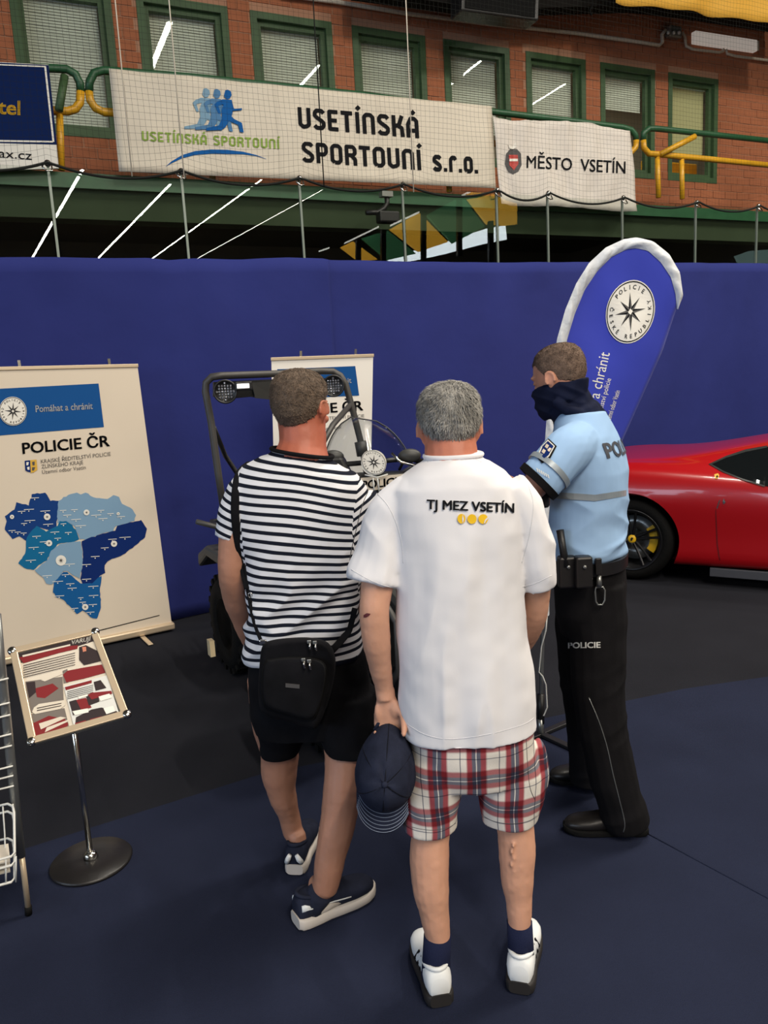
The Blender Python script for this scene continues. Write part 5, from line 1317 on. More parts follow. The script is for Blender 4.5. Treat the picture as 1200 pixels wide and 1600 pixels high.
hw_ = W(603, 1088, YA)
hand(ba, hw_, (W(608, 1150, YA-.01)-hw_), Vector((-.15, -1, .1)), 1, .75, s=.98, thumb_in=.55, curls=[.25, .85, 1.0, 1.05])
limb(ba, [(800, 775, YA, 34), (822, 830, YA, 30), (835, 890, YA+.01, 26), (836, 940, YA+.03, 22), (832, 970, YA+.06, 20), (818, 1000, YA+.14, 18), (795, 1030, YA+.24, 14)])
hand(ba, W(795, 1030, YA+.24), Vector((-.6, .8, -.1)), Vector((0, 0, -1)), -1, .5)
for k, (x, y) in enumerate([(802, 1322), (799, 1332), (802, 1342), (799, 1352), (803, 1362)]): ba.ell(W(x, y, 1.970), (.0045, .005, .010))
FB0 = fuse('body', ba, .0042, 'skinA', pa_, smooth=5, disp=lambda co, no: .0008*vnoise(co*60, 3))
neck_tint(M['skinA'], tuple(W(705, 700, 2.0)), .16, C(182, 100, 74))
eyes(FA, pa_)
hair(FA, pa_, 'hair_grey', -.036, .012, .070, .013, 9000, .016, 5, whorl=(.02, -.05))
TAB = bvh_of(FB0)
poly([[(568, 961), (573, 958), (579, 959), (577, 962), (572, 965), (568, 965)]], bvh_surf(TAB, .002), mat('scab', C(92, 28, 30), .6), FB0, 'graze', sub=4)
# T-shirt
sa = MB(); sa.rings(torso_rings(TA, YA))
limb(sa, [(648, 770, YA, 38), (620, 800, YA, 40), (602, 840, YA, 40), (591, 880, YA-.01, 41.5), (584, 910, YA-.02, 43)], ref=(1, 0, 0), flat=.95)
limb(sa, [(790, 765, YA, 36), (815, 795, YA, 36), (828, 840, YA, 34), (836, 880, YA, 32), (840, 913, YA+.01, 29)], flat=1.15)
sa.rings([sring(W(708, y, Y), hw*mpp(W(708, y, Y)), b) for y, Y, hw, b in [(706, 2.04, 41, .066), (714, 2.04, 44, .072), (722, 2.03, 50, .078)]])
def dispA(co, no):
    x, y, z = co[:, 0], co[:, 1], co[:, 2]
    back = sstep(.2, -.3, no[:, 1])
    ctr_ = sstep(.28, .02, np.abs(x-.18))
    w1 = vnoise(np.stack([x*17+.7*vnoise(co*3, 2), y*2, z*1.5], 1), 4)
    v = sstep(.72, .9, z)*sstep(1.42, 1.22, z)
    d = .012*ridge(w1)*v*ctr_*back
    w2 = vnoise(np.stack([x*7+z*6, y*4, z*9-x*4], 1), 8)
    d += .008*w2*sstep(1.3, 1.0, z)
    arm = np.maximum(sstep(-.03, -.10, x-.06), sstep(.02, .08, x-.36))
    w3 = vnoise(np.stack([x*9-z*5, y*4, z*8+x*9], 1), 12)
    d += .007*ridge(w3)*arm*sstep(1.15, 1.3, z)
    d += .0015*vnoise(co*28, 6)
    # sewn hem groove
    hemz = .835
    return d
NRA = sring(W(708, 711, 2.04), 44.5*mpp(W(708, 711, 2.04)), .075)
shA = fuse('t_shirt', sa, .0055, 'white_cotton', pa_, smooth=5, disp=dispA)
obj('collar', MB().tube(NRA, .0062, 8, closed=True), 'white_cotton', shA, smooth=True)
bv = bvh_of(shA); sA = lambda off: bvh_surf(bv, off)
text('TJ MEZ VSETÍN', (667, 795), (803, 801), 14.5, sA(.004), 'ink', shA, bold=.03, lean=(.01, -1), sub=7)
for x, y, rx in [(721, 810.5, 6.3), (737.5, 811, 7.2), (755, 811, 7.6)]: poly([circ((x, y), 1, 20, (rx, 0), (0, 7.6))], sA(.004), 'yellow_print', shA, 'ball_print', sub=5)
poly([[(758, 812), (764, 806), (765, 808), (760, 813), (757, 818), (756, 817)], [(723, 804), (725, 811), (723, 818), (722, 811)]], sA(.0055), 'white_cotton', shA, 'ball_seam', sub=5)
def hem_line(pxs, shirt, surf, m='seam_grey', wdt=.0013, name='hem_seam'):
    pts = [surf(x, y) for x, y in pxs]; pts = [p for p in pts if p is not None]
    if len(pts) > 2: obj(name, MB().tube(pts, wdt, 6), m, shirt, smooth=True)
M['seam_grey'] = mat('seam_thread', C(206, 205, 208), .8)  # pale grey thread of the sewn seams
def qb(L, n):   # smooth px polyline
    out = []
    for i in range(len(L)-1):
        p0, p1, p2, p3 = [Vector(L[j]) for j in (max(i-1, 0), i, i+1, min(i+2, len(L)-1))]
        for k in range(n): t = k/n; q = .5*((2*p1)+(p2-p0)*t+(2*p0-5*p1+4*p2-p3)*t*t+(3*p1-p0-3*p2+p3)*t**3); out.append((q.x, q.y))
    out.append(tuple(L[-1])); return out
hem_line(qb([(637, 1132), (665, 1148), (703, 1155), (760, 1148), (815, 1133), (834, 1122)], 8), shA, sA(-.0003))
hem_line(qb([(549, 890), (575, 905), (600, 915), (622, 920)], 6), shA, sA(-.0003)); hem_line(qb([(816, 917), (835, 912), (862, 899)], 6), shA, sA(-.0003))
hem_line(qb([(590, 772), (606, 790), (620, 820), (628, 850), (630, 880)], 6), shA, sA(-.0004)); hem_line(qb([(825, 758), (833, 790), (826, 840), (815, 880)], 6), shA, sA(-.0004))
hem_line(qb([(668, 722), (690, 715), (710, 713), (735, 715), (752, 722)], 6), shA, sA(-.0002))
# plaid shorts
def plaid_mat():
    m = mat('plaid_cotton', (1, 1, 1, 1), .9, bump=(300, .3, .002)); nt = m.node_tree; N = nt.nodes; L = nt.links; p = N['Principled BSDF']
    tc = N.new('ShaderNodeTexCoord'); sp_ = N.new('ShaderNodeSeparateXYZ')
    wob = N.new('ShaderNodeTexNoise'); wob.inputs['Scale'].default_value = 6; L.new(tc.outputs['Object'], wob.inputs[0])
    add = N.new('ShaderNodeVectorMath'); add.operation = 'MULTIPLY_ADD'; L.new(wob.outputs['Color'], add.inputs[0]); add.inputs[1].default_value = (.02, .02, .02); L.new(tc.outputs['Object'], add.inputs[2]); L.new(add.outputs[0], sp_.inputs[0])
    cols_ = []
    for axis, P_, off in (('X', .104, .42), ('Z', .112, .30)):
        a = N.new('ShaderNodeMath'); a.operation = 'MULTIPLY_ADD'; a.inputs[1].default_value = 1/P_; a.inputs[2].default_value = off; L.new(sp_.outputs[axis], a.inputs[0])
        fr = N.new('ShaderNodeMath'); fr.operation = 'FRACT'; L.new(a.outputs[0], fr.inputs[0])
        r = N.new('ShaderNodeValToRGB'); cr_ = r.color_ramp; cr_.interpolation = 'LINEAR'
        W_c, R_c, G_c, K_c = C(232, 228, 222), C(158, 60, 72), C(92, 94, 114), C(120, 122, 134)
        st_ = [(0, W_c), (.10, W_c), (.105, K_c), (.125, K_c), (.13, W_c), (.26, W_c), (.31, R_c), (.41, R_c), (.44, G_c), (.52, G_c), (.525, W_c), (.545, W_c), (.55, G_c), (.63, G_c), (.66, R_c), (.76, R_c), (.81, W_c), (1, W_c)]
        while len(cr_.elements) < len(st_): cr_.elements.new(.5)
        for e, (q, c_) in zip(cr_.elements, st_): e.position = q; e.color = c_
        L.new(fr.outputs[0], r.inputs[0]); cols_.append(r)
    mx = N.new('ShaderNodeMix'); mx.data_type = 'RGBA'; mx.blend_type = 'MULTIPLY'; mx.inputs[0].default_value = 1
    g1 = N.new('ShaderNodeMix'); g1.data_type = 'RGBA'; g1.inputs[0].default_value = .12; g1.inputs[7].default_value = (1, 1, 1, 1); L.new(cols_[1].outputs[0], g1.inputs[6])
    g2 = N.new('ShaderNodeMix'); g2.data_type = 'RGBA'; g2.inputs[0].default_value = .04; g2.inputs[7].default_value = (1, 1, 1, 1); L.new(cols_[0].outputs[0], g2.inputs[6])
    L.new(g2.outputs[2], mx.inputs[6]); L.new(g1.outputs[2], mx.inputs[7]); L.new(mx.outputs[2], p.inputs['Base Color']); return m
M['plaid'] = plaid_mat()
pa2 = MB()
pa2.rings(torso_rings([(638, 830, 1085, .108), (636, 834, 1120, .116), (637, 834, 1150, .118), (638, 838, 1185, .112), (650, 828, 1215, .095)], YA))
def legtube(mb, rows, Y, ex=2.2, tiltx=0):
    R_ = []
    for (l, r, y, b, *yy) in rows:
        Yq = yy[0] if yy else Y; c = W((l+r)/2, y, Yq); R_.append(sring(c, (r-l)/2*mpp(c), b, 0, 32, ex))
    out = []
    for i in range(len(R_)-1):
        for k in range(3): t = k/3; out.append([a.lerp(b_, t) for a, b_ in zip(R_[i], R_[i+1])])
    out.append(R_[-1]); mb.rings(out)
legtube(pa2, [(642, 738, 1165, .098), (633, 728, 1200, .100), (630, 721, 1240, .093), (628, 716, 1270, .088), (627, 713, 1288, .086)], YA)
legtube(pa2, [(728, 832, 1160, .098), (740, 848, 1200, .100), (744, 850, 1235, .095), (747, 843, 1262, .088), (750, 839, 1277, .086)], YA+.02)
pa2.ell(W(843, 1195, YA+.02), (.026, .05, .085))
def dispS(co, no):
    return .0055*vnoise(np.stack([co[:, 0]*14+co[:, 2]*7, co[:, 1]*6, co[:, 2]*9], 1), 21)+.003*vnoise(co*22, 5)
shoA = fuse('shorts', pa2, .0055, 'plaid', pa_, smooth=5, disp=dispS)
bs_ = bvh_surf(bvh_of(shoA), -.0002)
hem_line(qb([(632, 1288), (650, 1294), (675, 1297), (700, 1293), (712, 1286)], 6), shoA, bs_, 'ink_soft', .0009); hem_line(qb([(754, 1276), (775, 1284), (800, 1287), (825, 1283), (838, 1275)], 6), shoA, bs_, 'ink_soft', .0009)
hem_line(qb([(822, 1152), (824, 1190), (828, 1230), (836, 1250)], 6), shoA, bs_, 'ink_soft', .001, 'pocket_seam')
for (hp, dr), nm_ in zip(SHOE_A, 'lr'):
    hG = G(*hp)
    u, fr = shoe(pa_, hG, dr, .262, 'shoe_white', 'sole_dark', sole_h=.036, wsc=1.06, hsc=1.1, label='white leather trainer with dark sole')
    for sd_ in (-1, 1):
        for q in (.26, .35, .44): shoe_stripe(u, fr, sd_, q, q+.12, .098, .050, 'ink', .262, .0045)
    an = W(*((684, 1468, 1.97) if nm_ == 'l' else (812, 1448, 1.995)))
    sock(pa_, an, hG, dr, 'navy_sock', .0405 if nm_ == 'l' else .0375, top=an.z+.015)

# dark baseball cap held by its strap
capC = W(602, 1214, 1.93)
cu_ = (Vector((-.02, -1, .22))).normalized(); cbm = Vector((-.12, .0, -1)); cbm = (cbm-cu_*cbm.dot(cu_)).normalized(); csd = cu_.cross(cbm)
cp = empty('baseball_cap', capC, 'dark navy baseball cap with pale stitched brim, held by the man in white', 'cap')
def CP(x, y, z): return capC + (cbm*x + csd*y + cu_*z)*1.05    # x to the brim, y sideways, z through the button
rows = []
for i in range(19):
    t = i/18*PI/2; rr_ = math.cos(t)**.85 if t < PI/2-1e-6 else 0; zz = .115*math.sin(t)**1.0-.05
    row = []
    for j in range(48):
        a = 2*PI*j/48; sx = .098 if math.cos(a) > 0 else .128
        pf = 1-.018*abs(math.sin(3*a))*math.cos(t)
        row.append(CP(rr_*sx*math.cos(a)*pf, rr_*.083*math.sin(a)*pf*(1-.18*max(0, -math.cos(a))), zz+.004*noise.noise(Vector((math.cos(a)*2, math.sin(a)*2, t*2)))))
    rows.append(row)
crown = obj('crown', MB().rings(rows), 'navy', cp, smooth=True)
rows = []
for i in range(13):
    u_ = -1+2*i/12; row = []
    for j in range(9):
        v = j/8; xin = .094*math.sqrt(max(0, 1-(u_*.90)**2)); ext = .072*math.sqrt(max(0.0, 1-abs(u_)**2.6))+.002
        row.append(CP(xin*.9+ext*v+.004, u_*(.074+.014*v*(1-abs(u_)**6)), -.05-.014*u_*u_+.0*v-.006*v))
    rows.append(row)
br_ = obj('brim', MB().grid(rows), 'navy', cp, smooth=True, fix=False); so = br_.modifiers.new('t', 'SOLIDIFY'); so.thickness = .004; so.offset = 0
for v in (.12, .28, .42, .56, .70, .84, .95):
    pts = []
    for i in range(33):
        u_ = -.86+1.72*i/32; xin = .094*math.sqrt(max(0, 1-(u_*.90)**2)); ext = .072*math.sqrt(max(0.0, 1-abs(u_)**2.6))+.002
        pts.append(CP(xin*.9+ext*v+.004, u_*(.074+.014*v*(1-abs(u_)**6)), -.05-.014*u_*u_-.006*v+.0032))
    obj('stitching', MB().tube(pts, .0007, 5), 'thread', br_, smooth=True)
obj('button', MB().ell(CP(0, 0, .066), (.009, .009, .005), (cbm, csd, cu_), 12, 6), 'navy', cp, smooth=True)
for k in range(3):
    a = k*PI/3+PI/6*0; pts = []
    for i in range(25):
        t = PI*i/24; an = a if t <= PI/2 else a+PI; tt_ = t if t <= PI/2 else PI-t; sx = .098 if math.cos(an) > 0 else .128
        q = math.cos(tt_)**.85 if tt_ < PI/2-1e-6 else 0
        pts.append(CP(q*sx*math.cos(an), q*.083*math.sin(an)*(1-.18*max(0, -math.cos(an))), .115*math.sin(tt_)-.049))
    obj('panel_seam', MB().tube(pts, .0009, 5), 'black_fabric', crown, smooth=True)
obj('back_strap', MB().tube([CP(-.105, -.036, -.05), CP(-.122, -.028, -.048), CP(-.134, -.015, -.046), CP(-.138, 0, -.046), CP(-.134, .015, -.046), CP(-.122, .028, -.048), CP(-.105, .036, -.05)], .006, 8, flat=.5), 'navy', cp, smooth=True)

# ---------------------------------------------------------------- B: man in the striped T-shirt
YB = 2.45
pb_ = empty('person', Vector((-.3, 2.45, 0)), 'man seen from behind in a black and white striped T-shirt and black shorts', 'person')
FBh = Frame(W(470, 644, 2.47), yaw=-.42, pitch=.10, sc=1.04)
bb = MB(); add_head(bb, FBh)
limb(bb, [(470, 640, 2.48, 40), (472, 668, 2.47, 37), (473, 692, 2.46, 37), (470, 720, 2.45, 48)])
TB_ = [(426, 516, 712, .078, 0, -.18), (408, 530, 718, .090, 0, -.16), (380, 555, 733, .108, 0, -.12), (358, 572, 758, .120, 0, -.08), (352, 582, 790, .128), (360, 583, 830, .135), (378, 575, 870, .138), (386, 562, 915, .138), (387, 556, 960, .138), (386, 557, 1000, .138), (387, 560, 1020, .136)]
Tb2 = [tuple([r_[0]+7, r_[1]-7, r_[2], r_[3]-.014]+list(r_[4:])) for r_ in TB_]+[(394, 560, 1060, .12), (400, 556, 1110, .11)]
bb.rings(torso_rings(Tb2, YB))
HB1, DB1 = G(461, 1369), Vector((.14, 1, 0)).normalized()
h2, t2 = G(470, 1462), G(578, 1412); DB2 = (t2-h2).normalized(); HB2 = h2+Vector((-.02, .040, 0))
limb(bb, [(428, 1060, YB, 42), (430, 1120, YB+.06, 38), (437, 1175, YB+.12, 30), (436, 1205, YB+.13, 28.5), (441, 1240, YB+.14, 22), (452, 1275, YB+.17, 16.5), (458, 1300, YB+.18, 16)]+foot_end(tuple(HB1), DB1, zs=(.12, .07)))
limb(bb, [(530, 1060, YB, 44), (536, 1120, YB-.02, 40), (540, 1180, YB-.05, 33), (536, 1230, YB-.09, 31), (527, 1290, YB-.12, 28), (516, 1340, YB-.14, 24), (508, 1385, YB-.15, 20.5)]+foot_end(tuple(HB2), DB2, zs=(.12, .07), f0=.092))
limb(bb, [(385, 775, YB-.02, 34), (372, 820, YB-.03, 28), (364, 865, YB-.03, 23.5), (364, 900, YB-.02, 22.5), (368, 935, YB+.03, 19.5), (378, 970, YB+.10, 15), (390, 1002, YB+.17, 12)])
hand(bb, W(390, 1002, YB+.17), Vector((.12, .45, -1)), Vector((1, .1, 0)), 1, .35)
limb(bb, [(560, 785, YB, 34), (572, 840, YB+.01, 28), (578, 895, YB+.02, 24), (576, 925, YB+.06, 22), (560, 940, YB+.16, 19), (540, 935, YB+.30, 14)])
hand(bb, W(540, 935, YB+.30), Vector((-.8, .5, .1)), Vector((0, 0, -1)), -1, .6)
FB1 = fuse('body', bb, .0048, 'skinB', pb_, smooth=5, disp=lambda co, no: .0008*vnoise(co*60, 9))
neck_tint(M['skinB'], tuple(W(470, 690, 2.42)), .20, C(170, 82, 58))
eyes(FBh, pb_)
hair(FBh, pb_, 'hair_brown', -.045, .010, .068, .009, 7000, .008, 2, whorl=(0, -.04))
sB = MB(); sB.rings(torso_rings(TB_, YB))
sB.rings([sring(W(x_, y, YB), hw*mpp(W(x_, y, YB)), b, tiltx=-.20) for x_, y, hw, b in [(472, 707, 45, .084), (472, 713, 50, .090)]])
armL = [(390, 768, YB-.02, 36), (374, 800, YB-.03, 33), (366, 828, YB-.03, 29), (362, 842, YB-.03, 27)]
armR = [(555, 780, YB, 36), (570, 820, YB+.01, 33), (576, 860, YB+.01, 31), (578, 893, YB+.02, 29)]
limb(sB, armL); limb(sB, armR)
def cap_dist(co, a, b):
    ab = b-a; t = np.clip(((co-a)@ab)/(ab@ab), 0, 1); return np.linalg.norm(co-(a+t[:, None]*ab), axis=1), ((co-a)@ab)/np.linalg.norm(ab)
aL = [np.array(W(*armL[0][:3])), np.array(W(*armL[-1][:3]))]; aR = [np.array(W(*armR[0][:3])), np.array(W(*armR[-1][:3]))]
xcB = W(470, 800, YB).x
def stripeB(co):
    x, z = co[:, 0]-xcB, co[:, 2]
    k = .02+.17*sstep(.95, 1.45, z)
    s = z + k*x + .010*vnoise(np.stack([x*5, co[:, 1]*3, z*5], 1), 4) - .05*sstep(1.15, .9, z)*x
    # crossing folds low on the back
    xl = xcB-.155; xr = xcB+.185
    dl, tl = cap_dist(co, aL[0], aL[1]); dr_, tr_ = cap_dist(co, aR[0], aR[1])
    left = (x < -.180) & (z > 1.12); right = (x > .168+.03*sstep(1.3, 1.5, z)) & (z > 1.05)
    s = np.where(left, s+.012+.25*(x+.18), s); s = np.where(right, s+.014-.8*(x-.168), s)
    return s
def dispB(co, no):
    x, z = co[:, 0]-xcB, co[:, 2]
    d = .010*ridge(vnoise(np.stack([x*5+z*5, co[:, 1]*3, z*11-x*8], 1), 14))*sstep(1.35, 1.05, z)
    d += .011*ridge(vnoise(np.stack([x*3, co[:, 1]*3, z*14+x*6], 1), 31))*sstep(1.05, .92, z)
    d += .004*vnoise(np.stack([x*14, co[:, 1]*4, z*4], 1), 3)*sstep(1.1, 1.3, z) + .0015*vnoise(co*26, 2)
    return d
def stripe_mat():
    m = mat('striped_jersey', (1, 1, 1, 1), .9, bump=(380, .2, .001)); nt = m.node_tree; N = nt.nodes; L = nt.links; p = N['Principled BSDF']
    a = N.new('ShaderNodeAttribute'); a.attribute_name = 'stripe'
    mu = N.new('ShaderNodeMath'); mu.operation = 'MULTIPLY'; mu.inputs[1].default_value = 1/.0262; L.new(a.outputs['Fac'], mu.inputs[0])
    fr = N.new('ShaderNodeMath'); fr.operation = 'FRACT'; L.new(mu.outputs[0], fr.inputs[0])
    r = N.new('ShaderNodeValToRGB'); e = r.color_ramp.elements; e[0].position = 0; e[0].color = C(222, 222, 226); e[1].position = .54; e[1].color = C(222, 222, 226)
    for q, c_ in ((.58, C(24, 28, 40)), (.96, C(24, 28, 40)), (1.0, C(222, 222, 226))): k = r.color_ramp.elements.new(q); k.color = c_
    L.new(fr.outputs[0], r.inputs[0]); L.new(r.outputs[0], p.inputs['Base Color']); return m
M['stripes'] = stripe_mat()
shB = fuse('t_shirt', sB, .005, 'stripes', pb_, smooth=5, disp=dispB, attr=('stripe', stripeB))
bvB = bvh_of(shB); sBf = bvh_surf(bvB, .001)
obj('neck_band', MB().tube(sring(W(472, 707, YB-.006), 47*mpp(W(472, 708, YB)), .089, tiltx=-.20), .0065, 8, closed=True), 'black_fabric', shB, smooth=True)
hem_line(qb([(576, 766), (566, 790), (556, 830), (548, 865), (546, 890)], 6), shB, sBf, 'ink_soft', .0012, 'armhole_seam')
sh2 = MB()
sh2.rings(torso_rings([(392, 558, 1000, .125), (390, 572, 1030, .130), (390, 578, 1070, .132), (392, 578, 1110, .125), (400, 572, 1140, .11)], YB))
legtube(sh2, [(392, 486, 1080, .125, YB+.02), (400, 482, 1130, .118, YB+.06), (404, 473, 1160, .10, YB+.10), (407, 470, 1172, .095, YB+.12)], YB)
legtube(sh2, [(478, 586, 1080, .115), (492, 585, 1120, .11, YB-.02), (502, 585, 1155, .105, YB-.03), (508, 584, 1170, .10, YB-.04)], YB)
shoB = fuse('shorts', sh2, .006, 'black_fabric', pb_, smooth=5, disp=dispS)
# shoes of B: navy uppers, pale grey soles
hG, dr = HB1, DB1
u, fr = shoe(pb_, hG, dr, .28, 'navy', 'sole_grey', sole_h=.038, wsc=.98, hsc=1.05, label='navy running shoe with thick pale sole, seen from the heel')
heel, d_, s_ = fr
for k in (-1, 1): obj('heel_panel', MB().tube([heel+s_*(k*.028)+d_*.004+Z*.052, heel+s_*(k*.020)-d_*.004+Z*.070, heel+s_*(k*.012)-d_*.003+Z*.086], [.009, .010, .007], 8), 'shoe_white', u, smooth=True)
sock(pb_, W(460, 1300, YB+.19), hG, dr, 'navy', .036, top=.125)
hG2, dr = HB2, DB2
u, fr = shoe(pb_, hG2, dr, .30, 'navy', 'sole_grey', sole_h=.040, wsc=1.0, hsc=1.05, label='navy running shoe with thick pale sole, seen from the side')
heel, d_, s_ = fr
for sd_ in (-1, 1):
    shoe_stripe(u, fr, sd_, .04, .62, .075, .060, 'shoe_white', .30, .0025)
    obj('heel_panel', MB().tube([heel+s_*(sd_*.034)+d_*.012+Z*.080, heel+s_*(sd_*.036)+d_*.035+Z*.078, heel+s_*(sd_*.038)+d_*.06+Z*.072], [.012, .013, .006], 8, flat=.5, ref=(0, 0, 1)), 'shoe_white', u, smooth=True)
    obj('side_panel', MB().tube([heel+s_*(sd_*.038)+d_*.05+Z*.045, heel+s_*(sd_*.041)+d_*.10+Z*.052, heel+s_*(sd_*.042)+d_*.15+Z*.050], [.008, .013, .005], 8, flat=.3, ref=(0, 0, 1)), 'sole_grey', u, smooth=True)
for q in (.40, .46, .52, .58):
    obj('lace', MB().tube([heel+d_*(q*.30)+s_*(-.020)+Z*(.108-q*.07), heel+d_*(q*.30+.004)+Z*(.124-q*.085), heel+d_*(q*.30)+s_*.020+Z*(.108-q*.07)], .0035, 6), 'black_fabric', u, smooth=True)
sock(pb_, W(505, 1400, YB-.15), hG2, dr, 'navy', .044, top=.115)
# sling bag
bgc = W(464, 1066, 2.22)
bagr = empty('sling_bag', bgc-Z*.15, 'black sling bag with zip pulls hanging at the back of the striped man', 'bag')
bm_ = MB()
def bagsec(pl, Y0, Y1):
    f_ = [W(x, y, Y0) for x, y in pl]; return f_, [p+Vector((0, Y1-Y0, 0)) for p in f_]
outl = qb([(415, 1003), (440, 998), (480, 996), (512, 1004), (524, 1030), (520, 1070), (508, 1110), (495, 1136), (485, 1138), (450, 1128), (415, 1118), (404, 1100), (405, 1050), (408, 1015), (415, 1003)], 4)[:-1]
cxy = (464, 1066)
def scaled(s, Y): return [W(cxy[0]+(x-cxy[0])*s, cxy[1]+(y-cxy[1])*s, Y) for x, y in outl]
bm_.rings([scaled(.90, 2.18), scaled(.97, 2.19), scaled(1.0, 2.21), scaled(1.0, 2.27), scaled(.97, 2.29), scaled(.9, 2.30)])
fuse('bag_body', bm_, .005, 'black_fabric', bagr, smooth=4, disp=lambda co, no: .002*vnoise(co*14, 6))
o2 = qb([(418, 1032), (450, 1028), (490, 1030), (508, 1042), (506, 1075), (498, 1105), (485, 1124), (450, 1116), (420, 1106), (411, 1090), (411, 1050), (418, 1032)], 4)[:-1]
def sc2(s, Y): return [W(460+(x-460)*s, 1076+(y-1076)*s, Y) for x, y in o2]
pk = MB(); pk.rings([sc2(.86, 2.145), sc2(.96, 2.150), sc2(1.0, 2.165), sc2(1.0, 2.19)]); pk_o = obj('front_pocket', pk, 'black_fabric', bagr, smooth='auto')
obj('pocket_zip', MB().tube(sc2(1.005, 2.168), .0028, 6, closed=True), 'rubber', pk_o, smooth=True)
for (x, y, Y) in [(483, 1003, 2.17), (492, 1004, 2.17), (474, 1031, 2.14), (483, 1033, 2.14)]:
    zp = obj('zip_pull', MB().box(W(x, y, Y), (.012, .006, .010)), 'steel', bagr, bevel=.002)
    obj('pull_tab', MB().tube([W(x+.5, y+2, Y-.002), W(x+2, y+13, Y-.004)], [.0028, .0045], 8), 'chrome', zp, smooth=True)
obj('woven_label', MB().prism([W(446, 1068, 2.142), W(468, 1070, 2.142), W(468, 1076, 2.142), W(446, 1074, 2.142)], Vector((0, .003, 0))), 'ink_soft', bagr)
def strap(pxs, wdt, offs, name, extra0=None, extra1=None, m='black_fabric'):
    pts = []
    for x, y in qb(pxs, 6):
        q = bvh_surf(bvB, .004)(x, y)
        if q is not None: pts.append(q)
    if extra0: pts = extra0+pts
    if extra1: pts = pts+extra1
    # smooth
    for _ in range(3): pts = [pts[0]]+[(pts[i-1]+pts[i]*2+pts[i+1])/4 for i in range(1, len(pts)-1)]+[pts[-1]]
    o = obj(name, MB().tube(pts, wdt/2, 10, flat=.22, ref=(1, 0, 0)), m, bagr, smooth=True); return o
strap([(374, 731), (369, 760), (367, 800), (371, 840), (379, 880), (388, 920)], .026, 0, 'shoulder_strap', extra0=[W(390, 722, YB+.10), W(382, 722, YB+.03)])
strap([(386, 915), (392, 950), (398, 975), (404, 992)], .012, 0, 'thin_strap', extra1=[W(409, 1004, 2.24)])
strap([(382, 880), (389, 925), (393, 942)], .006, 0, 'thin_strap')
obj('strap_ring', MB().tube([W(391+3*math.cos(a), 930+4*math.sin(a), 2.29) for a in [2*PI*i/12 for i in range(12)]], .0015, 6, closed=True), 'chrome', bagr, smooth=True)
obj('strap_buckle', MB().box(W(411, 1003, 2.21), (.022, .010, .014)), 'chrome', bagr, bevel=.003)
strap([(553, 950), (548, 970), (543, 990)], .026, 0, 'waist_strap', extra1=[W(530, 1008, 2.27), W(515, 1020, 2.27)])

# ---------------------------------------------------------------- C: police officer
YC = 2.85
pc_ = empty('person', Vector((.85, 2.85, 0)), 'police officer seen from behind in light blue shirt, black trousers and dark neck gaiter', 'person')
FC = Frame(W(876, 594, 2.86), yaw=.82, pitch=.30, sc=1.04)
bc_ = MB(); add_head(bc_, FC)
limb(bc_, [(880, 600, 2.87, 30), (892, 635, 2.87, 29), (905, 665, 2.87, 36)])
yawC = 1.15; YW = YC
TC_ = [(908, 644, .100, .085), (910, 660, .140, .100), (914, 680, .185, .115), (919, 705, .205, .128), (922, 735, .205, .138), (921, 770, .195, .140), (919, 805, .185, .136), (917, 835, .180, .134), (917, 862, .180, .130)]
def c_rings(T, sh=0.0, ex=2.2):
    R0 = [(W(x, y, YC), a-sh, b-sh) for x, y, a, b in T]; out = []
    for i in range(len(R0)-1):
        for k in range(3):
            t = k/3; out.append(sring(R0[i][0].lerp(R0[i+1][0], t), R0[i][1]+(R0[i+1][1]-R0[i][1])*t, R0[i][2]+(R0[i+1][2]-R0[i][2])*t, yawC, 40, ex))
    out.append(sring(R0[-1][0], R0[-1][1], R0[-1][2], yawC, 40, ex)); return out
bc_.rings(c_rings([(x, y, a, b) for x, y, a, b in TC_]+[(919, 900, .17, .13), (921, 960, .14, .12)], .016))
nearleg = [(926, 905, 2.80, 44), (932, 980, 2.78, 40), (935, 1050, 2.75, 32), (940, 1100, 2.73, 28), (952, 1180, 2.70, 26), (968, 1245, 2.69, 20), (985, 1290, 2.69, 17)]
farleg = [(922, 905, 2.93, 34), (914, 980, 2.96, 30), (912, 1050, 3.0, 23), (913, 1120, 3.02, 19), (917, 1180, 3.03, 17), (919, 1212, 3.04, 15)]
limb(bc_, nearleg); limb(bc_, farleg)
# near (left) arm: upper arm forward-down, forearm ahead
limb(bc_, [(893, 695, 2.70, 26), (868, 722, 2.66, 24), (845, 748, 2.64, 22), (826, 768, 2.64, 20), (812, 770, 2.67, 19), (795, 760, 2.72, 17), (772, 748, 2.78, 13)])
hand(bc_, W(772, 748, 2.78), Vector((-.85, .35, .1)), Vector((0, .3, -1)), 1, .5)
limb(bc_, [(905, 700, 3.02, 26), (880, 735, 3.06, 24), (855, 770, 3.06, 21), (835, 772, 3.04, 18), (812, 762, 3.0, 14)])
hand(bc_, W(812, 762, 3.0), Vector((-.85, -.3, .1)), Vector((0, -.3, -1)), -1, .5)
bodyC = fuse('body', bc_, .0052, 'skinC', pc_, smooth=5)
eyes(FC, pc_)
hair(FC, pc_, 'hair_short', -.030, .012, .075, .006, 6000, .005, 9, whorl=(0, -.04))
